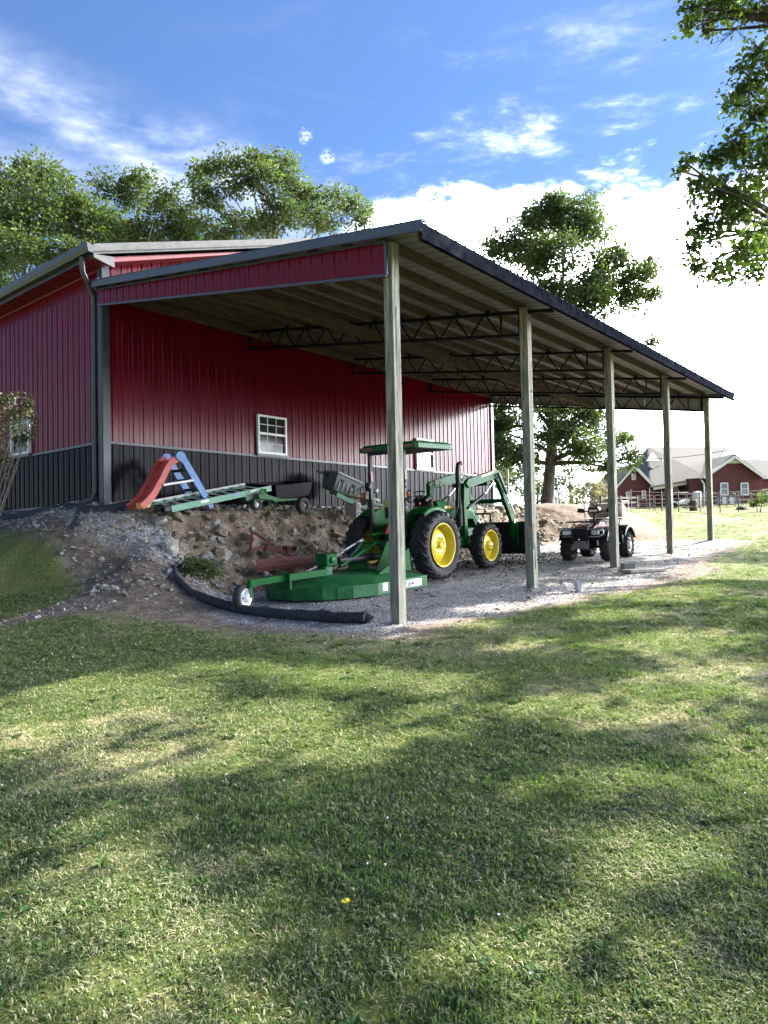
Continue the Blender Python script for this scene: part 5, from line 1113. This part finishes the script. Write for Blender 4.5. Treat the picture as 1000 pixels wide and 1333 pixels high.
# ------------------------------------------------------------------ scattered small stuff through instancing
SRC = {}
def src(name, meshes):
    c = bpy.data.collections.new(name+'_variants')
    for i, me in enumerate(meshes): o = bpy.data.objects.new('%s_variant_%02d' % (name, i), me); c.objects.link(o)
    return c
def scatter(name, label, cat, P, rot, scl, idx, coll):
    me = bpy.data.meshes.new(name); n = len(P); me.vertices.add(n); me.vertices.foreach_set('co', np.asarray(P, np.float32).ravel())
    for nm, arr in (('rot', rot), ('scl', scl)):
        a = me.attributes.new(nm, 'FLOAT_VECTOR', 'POINT'); a.data.foreach_set('vector', np.asarray(arr, np.float32).ravel())
    a = me.attributes.new('idx', 'INT', 'POINT'); a.data.foreach_set('value', np.asarray(idx, np.int32))
    o = bpy.data.objects.new(name, me); COL.objects.link(o); o['kind'] = 'stuff'; tag(o, label, cat)
    ng = bpy.data.node_groups.new(name+'_scatter', 'GeometryNodeTree'); ng.interface.new_socket('Geometry', in_out='INPUT', socket_type='NodeSocketGeometry'); ng.interface.new_socket('Geometry', in_out='OUTPUT', socket_type='NodeSocketGeometry')
    N = ng.nodes; L = ng.links; gi = N.new('NodeGroupInput'); g_o = N.new('NodeGroupOutput'); ip = N.new('GeometryNodeInstanceOnPoints'); ci = N.new('GeometryNodeCollectionInfo')
    ci.inputs['Collection'].default_value = coll; ci.inputs['Separate Children'].default_value = True; ci.inputs['Reset Children'].default_value = True
    def attr(nm, dt):
        q = N.new('GeometryNodeInputNamedAttribute'); q.data_type = dt; q.inputs['Name'].default_value = nm; return q.outputs['Attribute']
    L.new(gi.outputs[0], ip.inputs['Points']); L.new(ci.outputs[0], ip.inputs['Instance']); ip.inputs['Pick Instance'].default_value = True
    L.new(attr('idx', 'INT'), ip.inputs['Instance Index']); L.new(attr('rot', 'FLOAT_VECTOR'), ip.inputs['Rotation']); L.new(attr('scl', 'FLOAT_VECTOR'), ip.inputs['Scale'])
    L.new(ip.outputs[0], g_o.inputs[0]); md = o.modifiers.new('scatter', 'NODES'); md.node_group = ng; return o
def tuft(seed, nb, hgt, spread_, straw, lean=.5):
    r = random.Random(seed); V = []; F = []; mi = []
    for k in range(nb):
        a = r.uniform(0, 2*PI); rd = spread_*math.sqrt(r.random()); x, y = rd*math.cos(a), rd*math.sin(a); h = hgt*r.uniform(.55, 1.25); wd_ = r.uniform(.0016, .0030)
        b = r.uniform(0, 2*PI); ln = lean*r.uniform(.2, 1.4); dx, dy = math.cos(b)*ln*h, math.sin(b)*ln*h; c = b+PI/2+r.uniform(-.8, .8); wx, wy = math.cos(c)*wd_, math.sin(c)*wd_
        o = len(V); V += [(x-wx, y-wy, -.005), (x+wx, y+wy, -.005), (x+dx*.4+wx*.9, y+dy*.4+wy*.9, h*.6), (x+dx*.4-wx*.9, y+dy*.4-wy*.9, h*.6), (x+dx, y+dy, h*(.95-.25*ln))]
        m_ = 2 if r.random() < straw else r.choice((0, 1)); F += [(o, o+1, o+2, o+3), (o+3, o+2, o+4)]; mi += [m_, m_]
    me = bpy.data.meshes.new('tuft'); me.from_pydata(V, [], F)
    for m_ in GRASS: me.materials.append(m_)
    me.polygons.foreach_set('material_index', mi); return me
TU = [tuft(k, 20, .017, .045, .16, 1.3) for k in range(5)]+[tuft(20+k, 18, .015, .05, .55, 2.2) for k in range(4)]+[tuft(40+k, 18, .032, .040, .05, .9) for k in range(3)]+[tuft(60+k, 12, .006, .06, .95, 6) for k in range(3)]
tc_ = src('grass_tuft', TU)
def frustum_pts(n, d0, d1, seed):
    r = np.random.default_rng(seed); d = np.sqrt(r.uniform(d0*d0, d1*d1, n)); a = r.uniform(-.62, .62, n)+YAW
    x = NPC[0]+d*np.cos(a); y = NPC[1]+d*np.sin(a); return x, y, d
gx, gy, gs, gd_ = [], [], [], []
for d0, d1, per, sc in ((1.6, 4.5, 1900, .95), (4.5, 8, 800, 1.1), (8, 13, 480, 1.6), (13, 24, 80, 1.5), (24, 45, 10, 2.0)):
    n = int(.62*(d1*d1-d0*d0)*per); x, y, d = frustum_pts(n, d0, d1, int(d1*10)); gx.append(x); gy.append(y); gs.append(np.full(n, sc))
gx = np.concatenate(gx); gy = np.concatenate(gy); gs = np.concatenate(gs); g1, b1, dr = zones(gx, gy)
k = (rng.random(len(gx)) > np.maximum(b1*1.02-.01, g1)) & ~((gy > 4.5) & (gx > -.2) & (gx < 15.2))
pat = fbm(gx, gy, 1.3, 4, 33); k &= rng.random(len(gx)) < (.45+.75*ss(pat, .35, .6))
gx, gy, gs, dr, pat = gx[k], gy[k], gs[k], dr[k], pat[k]; n = len(gx); u_ = rng.random(n)
straw_p = np.clip(.24+.60*dr, 0, .85)*np.where(gs > 1.65, .35, 1); lush = ss(fbm(gx, gy, .9, 3, 41), .56, .70)*.35
idx = np.where(u_ < straw_p, np.where(rng.random(n) < .55, rng.integers(5, 9, n), rng.integers(12, 15, n)), np.where(rng.random(n) < lush, rng.integers(9, 12, n), rng.integers(0, 5, n)))
gz_ = ground(gx, gy); rot = np.c_[rng.normal(0, .12, n), rng.normal(0, .12, n), rng.uniform(0, 6.28, n)]; s3 = (gs*rng.uniform(.7, 1.35, n))[:, None]*np.ones(3)
s3[:, 2] *= np.where(gs > 1.3, .75, 1)
scatter('grass', 'patchy mown lawn grass mixed with dry straw over the yard', 'grass', np.c_[gx, gy, gz_], rot, s3, idx, tc_)
print('tufts', n)
# pebbles
def peb(seed, m_, flat):
    me = rock_mesh(seed, 1, flat, m_); return me
pm = [M('pebble_%d' % i, c, .85, 0, .15, 9) for i, c in enumerate(((.26, .26, .27), (.38, .375, .37), (.155, .15, .15), (.21, .175, .14)))]
pc_ = src('pebble', [peb(100+k, pm[k % 4], (.75, .55, .8)[k % 3]) for k in range(8)])
x, y, d = frustum_pts(90000, 5.5, 17, 5); g1, b1, _ = zones(x, y); lip = ss(g1, .3, .7)*(1-ss(x, 7, 13)*.6)
k = (rng.random(len(x)) < lip*.62) | ((rng.random(len(x)) < .10) & (b1 > .6)); x, y = x[k], y[k]; n = len(x); z = ground(x, y)
s_ = .018+.022*rng.random(n)**2; slope = (x < .6) & (y > 3.8); s_ = np.where(slope & (rng.random(n) < .45), s_*rng.uniform(1.4, 3.2, n), s_)
s3 = s_[:, None]*rng.uniform(.7, 1.3, (n, 3)); s3[:, 2] *= .7
scatter('gravel', 'loose grey crushed stone under and beside the shelter', 'gravel', np.c_[x, y, z+s_*.15], rng.uniform(-.5, .5, (n, 3))+np.c_[np.zeros(n), np.zeros(n), rng.uniform(0, 6, n)], s3, rng.integers(0, 8, n), pc_)
print('pebbles', n)
# broken rock on bank and left slope
n0 = 20000; x = rng.uniform(-3.4, 15.5, n0); y = rng.uniform(2.2, 8.0, n0)+np.where(x < 0, rng.uniform(0, 5, n0), 0); z0 = ground(x, y, False)-.044*x
pr = np.where(x > .4, ss(y, 4.6, 5.2)*(1-ss(y, 6.9, 7.1))*.50, ss(z0, .05, .45)*(1-ss(z0, 1.9, 1.95))*ss(zones(x, y)[1], .4, .8)*.75)*((y < 7.1) | (x < -.1))
k = rng.random(n0) < pr; x, y = x[k], y[k]; n = len(x); z = ground(x, y); s_ = .03+.13*rng.random(n)**3.0; s_ = np.where(x > .4, s_*1.3+.22*rng.random(n)**9, s_)
rk_ = src('broken_rock', [rock_mesh(200+k, 2, (.5, .7, .35)[k % 3], (ROCK, ROCKB, ROCK, ROCK, ROCKB)[k % 5]) for k in range(9)])
ix = rng.integers(0, 9, n)
scatter('rubble', 'broken slate and rubble scattered over the bank and left slope', 'rubble', np.c_[x, y, z+s_*.1], np.c_[rng.uniform(-.6, .6, n), rng.uniform(-.6, .6, n), rng.uniform(0, 6, n)], s_[:, None]*rng.uniform(.7, 1.4, (n, 3)), ix, rk_)
# dead leaves around the tractor and far end
def dleaf(seed):
    r = random.Random(seed); me = bpy.data.meshes.new('dead_leaf'); me.from_pydata([(0, 0, 0), (.03, .018, .012), (.07, 0, .004), (.03, -.018, .014)], [], [(0, 1, 2), (0, 2, 3)]); me.materials.append(M('dead_leaf_%d' % seed, ((.11, .065, .035), (.20, .14, .09), (.055, .035, .022))[seed], .9)); return me
x = rng.uniform(-1, 14, 6000); y = rng.uniform(-.8, 5.4, 6000); pr = .06+.8*ss(x, 6, 7.5)*(1-ss(x, 10, 12.5))*ss(y, 1.0, 2.4)+.35*ss(x, 3.5, 5)*(1-ss(x, 6, 8))*ss(y, 1.2, 2.2); k = rng.random(6000) < pr; x, y = x[k], y[k]; n = len(x)
scatter('dead_leaves', 'brown dead leaves littered under the tractor and the roof', 'leaves', np.c_[x, y, ground(x, y)+.012], rng.uniform(-.5, .5, (n, 3))+np.c_[np.zeros(n), np.zeros(n), rng.uniform(0, 6, n)], rng.uniform(.8, 1.8, n)[:, None]*np.ones(3), rng.integers(0, 3, n), src('dead_leaf', [dleaf(0), dleaf(1), dleaf(2)]))
def weed(seed):
    r = random.Random(seed); V = []; F = []
    for k in range(9):
        a = k*.72+r.uniform(-.2, .2); L = r.uniform(.02, .045); c, q = math.cos(a), math.sin(a); w_ = L*.22; o = len(V)
        V += [(0, 0, .003), (c*L*.6-q*w_, q*L*.6+c*w_, .012), (c*L, q*L, .006), (c*L*.6+q*w_, q*L*.6-c*w_, .012)]; F.append((o, o+1, o+2, o+3))
    me = bpy.data.meshes.new('weed'); me.from_pydata(V, [], F); me.materials.append(M('broad_weed_%d' % seed, ((.040, .080, .026), (.065, .105, .030))[seed % 2], .7, spec=.1, trans=.25)); return me
x, y, d = frustum_pts(1700, 1.8, 13, 97); g1, b1, _ = zones(x, y); k = (b1 < .5) & (fbm(x, y, 1.1, 3, 55) > .50); x, y = x[k], y[k]; n = len(x)
scatter('lawn_weeds', 'small broad-leaved weeds mixed into the lawn', 'weeds', np.c_[x, y, ground(x, y)+.006], np.c_[rng.normal(0, .15, n), rng.normal(0, .15, n), rng.uniform(0, 6.28, n)], rng.uniform(.7, 1.5, n)[:, None]*np.ones(3), rng.integers(0, 4, n), src('weed', [weed(k) for k in range(4)]))
x, y, d = frustum_pts(420, 1.8, 14, 98); g1, b1, _ = zones(x, y); k = g1 < .5; x, y = x[k], y[k]; n = len(x)
scatter('fallen_leaves', 'few dry leaves and twigs fallen on the lawn', 'leaves', np.c_[x, y, ground(x, y)+.022], rng.uniform(-.6, .6, (n, 3))+np.c_[np.zeros(n), np.zeros(n), rng.uniform(0, 6, n)], rng.uniform(.25, .55, n)[:, None]*np.ones(3), rng.integers(0, 3, n), src('lawn_leaf', [dleaf(0), dleaf(1), dleaf(2)]))
# clover heads, wood chips of pale stuff in the lawn
ck = bpy.data.meshes.new('clover'); mb = MB(); mb.lathe([(.0001, 0), (.004, .002), (.005, .006), (.0001, .009)], (0, 0, .018), (0, 0, 1), 7); mb.mat(1).tube([(0, 0, 0), (0, 0, .018)], .001, 4); ck = mb.mesh('clover', [PW, GRASS[0]])
x, y, d = frustum_pts(260, 2, 14, 91); g1, b1, _ = zones(x, y); k = (b1 < .4); x, y = x[k], y[k]; n = len(x)
scatter('clover_flowers', 'tiny white clover heads dotted over the lawn', 'clover', np.c_[x, y, ground(x, y)], rng.uniform(-.2, .2, (n, 3)), np.ones((n, 3))*rng.uniform(.7, 1.3, n)[:, None], np.zeros(n), src('clover', [ck]))
p = hit(451, 1197, 1.5); D_ = thing('dandelion', 'single yellow dandelion flower in the foreground lawn', 'flower', (p.x, p.y, gz(p.x, p.y)))
mb = MB(); mb.tube([(0, 0, 0), (.003, 0, .03), (0, 0, .05)], .0022, 6); mb.build('stem', GRASS[0], D_)
mb = MB(); 
for k in range(26):
    t = k*2.4; r0 = .003+.0005*k; mb.add([(r0*.2*math.cos(t), r0*.2*math.sin(t), .050), (.016*math.cos(t-.16), .016*math.sin(t-.16), .056-.0002*k), (.018*math.cos(t), .018*math.sin(t), .055-.0002*k), (.016*math.cos(t+.16), .016*math.sin(t+.16), .056-.0002*k)], [(0, 1, 2, 3)])
mb.lathe([(.0001, .0), (.009, .002), (.0001, .007)], (0, 0, .052), (0, 0, 1), 10); mb.build('flower_head', M('dandelion_yellow', (.75, .60, .02), .6), D_)
mb = MB()
for k in range(7):
    t = k*.9; c, s_ = math.cos(t), math.sin(t); mb.add([(0, 0, .004), (c*.04-s_*.008, s_*.04+c*.008, .016), (c*.08, s_*.08, .008), (c*.04+s_*.008, s_*.04-c*.008, .016)], [(0, 1, 2, 3)])
mb.build('rosette', GRASS[1], D_)

# ------------------------------------------------------------------ brick house and far yard
HD = 75.; S_ = FPX/HD
ho = at(900, 657, HD); ex_ = Vector((R0.x, R0.y, 0)).normalized(); ey_ = Vector((-ex_.y, ex_.x, 0)); ang = math.atan2(ex_.y, ex_.x)
hz0 = gz(ho.x, ho.y)
H = thing('brick_house', 'red brick house with grey shingle roofs and white trim across the field', 'house', (ho.x, ho.y, min(hz0, ho.z)), (0, 0, ang))
dz0 = ho.z-min(hz0, ho.z)
def hx(u): return (u-900)/S_
def hzv(v, u=900): return (657-(v+(u-900)*.0208))/S_+dz0
def hp(u, v, y):
    k = (HD+y)/FPX; return ((u-500)*k-400*HD/FPX, y, (686-(v+(u-900)*.0208))*k-29*HD/FPX+dz0)
def wallp(pts, depth, nm='wall', m_=BRICK, y=0):
    mb = MB(); mb.prism([hp(u, v, y) for u, v in pts], (0, depth, 0)); return mb.build(nm, m_, H)
wallp([(918, 668), (995, 668), (995, 620), (959, 592), (920, 620)], 9)
wallp([(803, 668), (852, 668), (852, 632), (828, 607), (803, 634)], 10, y=1.5)
wallp([(852, 668), (900, 668), (900, 626), (852, 630)], 5, y=3.0); wallp([(898, 668), (918, 668), (918, 622), (898, 623)], 3, y=.3)
wallp([(993, 668), (1060, 668), (1060, 622), (993, 622)], 8, y=1.5)
def roofq(pts, nm='roof', m_=SHING, th=.12):
    mb = MB(); V = [Vector(hp(u, v, y)) for u, v, y in pts]; n_ = (V[1]-V[0]).cross(V[2]-V[0]).normalized()*th; mb.prism([tuple(v) for v in V], tuple(n_)); return mb.build(nm, m_, H)
def roofback(p, q, y0, y1):
    P = Vector(hp(p[0], p[1], y0)); Q = Vector(hp(q[0], q[1], y0)); dv = Vector((0, y1-y0, 0)); n_ = (Q-P).cross(dv).normalized(); n_ = n_*(.12 if n_.z > 0 else -.12)
    mb = MB(); mb.prism([tuple(P), tuple(Q), tuple(Q+dv), tuple(P+dv)], tuple(n_)); return mb.build('roof', SHING, H)
def roofp(pts):
    V = [Vector(hp(*p)) for p in pts]; n_ = (V[1]-V[0]).cross(V[2]-V[0]).normalized(); n_ = n_*(.12 if n_.z > 0 else -.12)
    mb = MB(); mb.prism([tuple(v) for v in V], tuple(n_)); return mb.build('roof', SHING, H)
roofp([(846, 583, 12), (946, 583, 12), (924, 622, .8), (848, 635, .8)]); roofp([(946, 583, 12), (985, 612, 12), (924, 622, .8)]); roofp([(846, 583, 12), (848, 635, .8), (815, 622, 12)])
roofback((959, 592), (998, 622), -.4, 12); roofback((959, 592), (916, 624), -.4, 12); roofback((828, 605), (854, 634), 1.2, 9); roofback((828, 605), (799, 638), 1.2, 9)
roofq([(965, 598, 6), (1060, 598, 6), (1060, 623, 1.1), (996, 623, 1.1)])
roofq([(843, 600, 5.5), (852, 588, 7.5), (860, 600, 5.5)], 'gable_panel', GREYP, .05)
def trim(p, q, y, w_=.28, nm='fascia', m_=WHITE):
    mb = MB(); mb.beam(hp(p[0], p[1], y), hp(q[0], q[1], y), .08, w_); mb.build(nm, m_, H)
trim((959, 594), (997, 622), -.45); trim((959, 594), (918, 622), -.45); trim((828, 607), (853, 634), 1.15); trim((828, 607), (800, 638), 1.15, .2); trim((851, 635), (917, 624), .9, .5, m_=M('cream_fascia', (.50, .47, .36), .6))
mb = MB(); mb.prism([(hx(u), -.06, hzv(v, u)) for u, v in ((959, 595), (971, 603), (948, 603))], (0, .04, 0)); mb.build('gable_vent', PW, H)
mb = MB(); mb.tube([(hx(914), .0, hzv(625, 914)), (hx(917), -.05, hzv(630, 917)), (hx(917), -.05, hzv(664, 917))], .09, 8); mb.build('downspout', WHITE, H)
for x in (854, 862): pass
def hwin(u0, u1, v0, v1, y):
    mb = MB(); x0, _, z1 = hp(u0, v0, y); x1, _, z0 = hp(u1, v1, y); t = .13
    mb.box(((x0+x1)/2, y, z0), (x1-x0, .1, t)); mb.box(((x0+x1)/2, y, z1), (x1-x0, .1, t)); mb.box((x0, y, (z0+z1)/2), (t, .1, z1-z0)); mb.box((x1, y, (z0+z1)/2), (t, .1, z1-z0)); mb.box(((x0+x1)/2, y-.01, (z0+z1)/2), (x1-x0, .08, .08)); f = mb.build('window', WHITE, H)
    b_ = MB(); b_.box(((x0+x1)/2, y+.02, (z0+z1)/2), (x1-x0, .03, z1-z0)); b_.build('pane', M('far_glass', (.16, .20, .24), .15), f)
for a in ((939, 948, 629, 644, -.03), (965.5, 974.5, 629, 644, -.03), (816, 820.5, 641, 650, 1.47), (836.5, 840.5, 639, 648.5, 1.47), (824, 828, 617.5, 624, 1.47)): hwin(*a)
mb = MB(); mb.box((hx(893.5), 2.95, hzv(632, 893)), (9/S_, .08, 10/S_)); mb.build('garage_door', PW, H)
mb = MB(); mb.box((hx(894), 2.93, hzv(645, 893)), (9/S_, .06, 16/S_)); mb.build('doorway', DARK, H)
mb = MB(); mb.box((hx(1000), .2, hzv(644, 1000)), (2.0, 1.2, .12)); mb.box((hx(990), .2, hzv(650, 990)), (.12, .12, 1.3)); mb.box((hx(1003), -.3, hzv(637, 1003)), (1.8, .06, .06)); mb.build('deck_rail', WHITE, H)
for u in (931, 940, 950, 958):
    mb = MB(); mb.box((hx(u), -.35, hzv(652, u)), (.55, .5, .75), bev=.05); mb.build('yard_bin', PW if u in (940, 950) else GREYP, H)
for u, v in ((893, 587), (850, 607)): mb = MB(); mb.tube([(hx(u), 6.0, hzv(v+6, u)), (hx(u), 6.0, hzv(v, u))], .08, 6); mb.build('roof_vent', PW, H)
def yard(u, v, d):
    p = at(u, v, d); return Vector((p.x, p.y, gz(p.x, p.y)))
b = yard(908, 655, 66); mb = MB(); mb.lathe([(.0001, 0), (.42, .02), (.42, 1.35), (.30, 1.5), (.0001, 1.55)], (0, 0, 0), (0, 0, 1), 16); tag(mb.build('water_tank', PW, None, loc=b), 'tall white tank standing by the brick pillar of the house', 'tank')
b = yard(903, 665, 56); mb = MB(); mb.lathe([(.0001, 0), (.30, 0), (.31, .3), (.30, .32), (.31, .6), (.30, .88), (.0001, .88)], (0, 0, 0), (0, 0, 1), 16); tag(mb.build('burn_barrel', M('rusty_barrel', (.06, .045, .04), .8), None, loc=b), 'dark barrel standing in the field behind the wire fence', 'barrel')
b = yard(963, 662, 52); o = bpy.data.objects.new('stump', rock_mesh(301, 2, .7, M('dark_stump', (.035, .03, .027), .9))); COL.objects.link(o); o.location = b; o.scale = (1.5, 1.2, 1.1); tag(o, 'low dark stump in the grass before the right gable', 'stump')
b = yard(885, 655, 68); V_ = thing('utility_cart', 'small white open utility cart parked at the house recess', 'utility cart', b, (0, 0, ang))
mb = MB(); mb.prism([(-1.0, -.5, .35), (1.0, -.5, .35), (1.0, -.5, .75), (.55, -.5, .85), (-.1, -.5, .55), (-1.0, -.5, .75)], (0, 1, 0)); mb.build('body', PW, V_)
mb = MB(); mb.box((.0, 0, 1.50), (1.3, 1.1, .06)); mb.build('roof', PW, V_); mb = MB(); 
for x, y in ((.55, .48), (.55, -.48), (-.55, .48), (-.55, -.48)): mb.beam((x, y, .7), (x*.9, y, 1.5), .04, .04)
mb.build('roof_frame', DARK, V_)
for x in (-.7, .7):
    for y in (-.52, .52): small_wheel(V_, (x, y, .25), .25, .16, DARK, (0, -1, 0))
# fences
Fd = thing('wire_fence', 'thin wire fence on steel posts crossing the field before the house', 'fence')
fp = [yard(u, 672, 40+i*.6) for i, u in enumerate((822, 846, 862, 884, 912, 938, 962, 986, 1012))]
for p in fp:
    mb = MB(); h = random.uniform(1.2, 1.4); mb.beam(p-Vector((0, 0, .2)), p+Vector((random.uniform(-.05, .05), 0, h)), .05, .05); mb.build('post', M('fence_post_steel', (.07, .065, .06), .7), Fd)
for h in (.35, .75, 1.15):
    mb = MB(); mb.tube([p+Vector((0, 0, h)) for p in fp], .010, 4); mb.build('wire', DARK, Fd)
Pf = thing('pipe_fence', 'grey pipe fence panels in front of the house and its yard clutter', 'fence')
for i in range(9):
    u = 832+i*21; p = yard(u, 660, 62); q = yard(u+19, 660, 62); mb = MB()
    for h in (.3, .65, 1.0, 1.35): mb.tube([p+Vector((0, 0, h)), q+Vector((0, 0, h))], .025, 5)
    for w3 in (p, q, (p+q)/2): mb.tube([w3, w3+Vector((0, 0, 1.4))], .03, 5)
    mb.build('panel', M('fence_pipe_grey', (.10, .09, .085), .6), Pf)
Rf = thing('rail_fence', 'weathered wooden rail fence behind the quad bike', 'fence')
rp = [yard(u, 675, d) for u, d in ((752, 52), (772, 54), (783, 49), (808, 50), (830, 51))]
for p in rp: mb = MB(); mb.beam(p-Vector((0, 0, .2)), p+Vector((0, 0, 1.35)), .13, .13); mb.build('post', M('grey_post_wood', (.10, .085, .07), .9), Rf)
for a, b in zip(rp[:-1], rp[1:]):
    for h in (.45, .85, 1.2): mb = MB(); mb.beam(a+Vector((0, 0, h)), b+Vector((0, 0, h)), .04, .13); mb.build('rail', M('grey_rail_wood', (.26, .23, .19), .9), Rf)
wp0, wp1 = at(700, 575, 62), at(1040, 560, 50); mb = MB(); mb.tube([wp0.lerp(wp1, t/16)-Vector((0, 0, 3.2*4*(t/16)*(1-t/16)*.55)) for t in range(17)], .022, 5); tag(mb.build('power_line', DARK, None), 'thin overhead cable sagging across the house roof', 'cable')
b = yard(662, 665, 52); mb = MB(); mb.tube([b, b+Vector((0, 0, 4.6))], [.10, .08], 8); mb.beam(b+Vector((-.4, .3, 3.1)), b+Vector((.5, -.4, 3.15)), .05, .05); tag(mb.build('wooden_pole', M('pale_pole', (.40, .37, .31), .8), None), 'pale bare pole among the trees right of the barn end', 'pole')
for k, (u, h, a) in enumerate(((724, 1.1, .3), (729, 1.3, -.35))):
    b = yard(u, 672, 42); mb = MB(); mb.beam(b, b+Vector((a, a*.4, h)), .12, .03); tag(mb.build('leaning_board', M('pale_board_%d' % k, (.36, .35, .33), .8), None), ('pale board leaning left at the foot of the oak trunk', 'pale board leaning right beside the other board by the oak')[k], 'board')
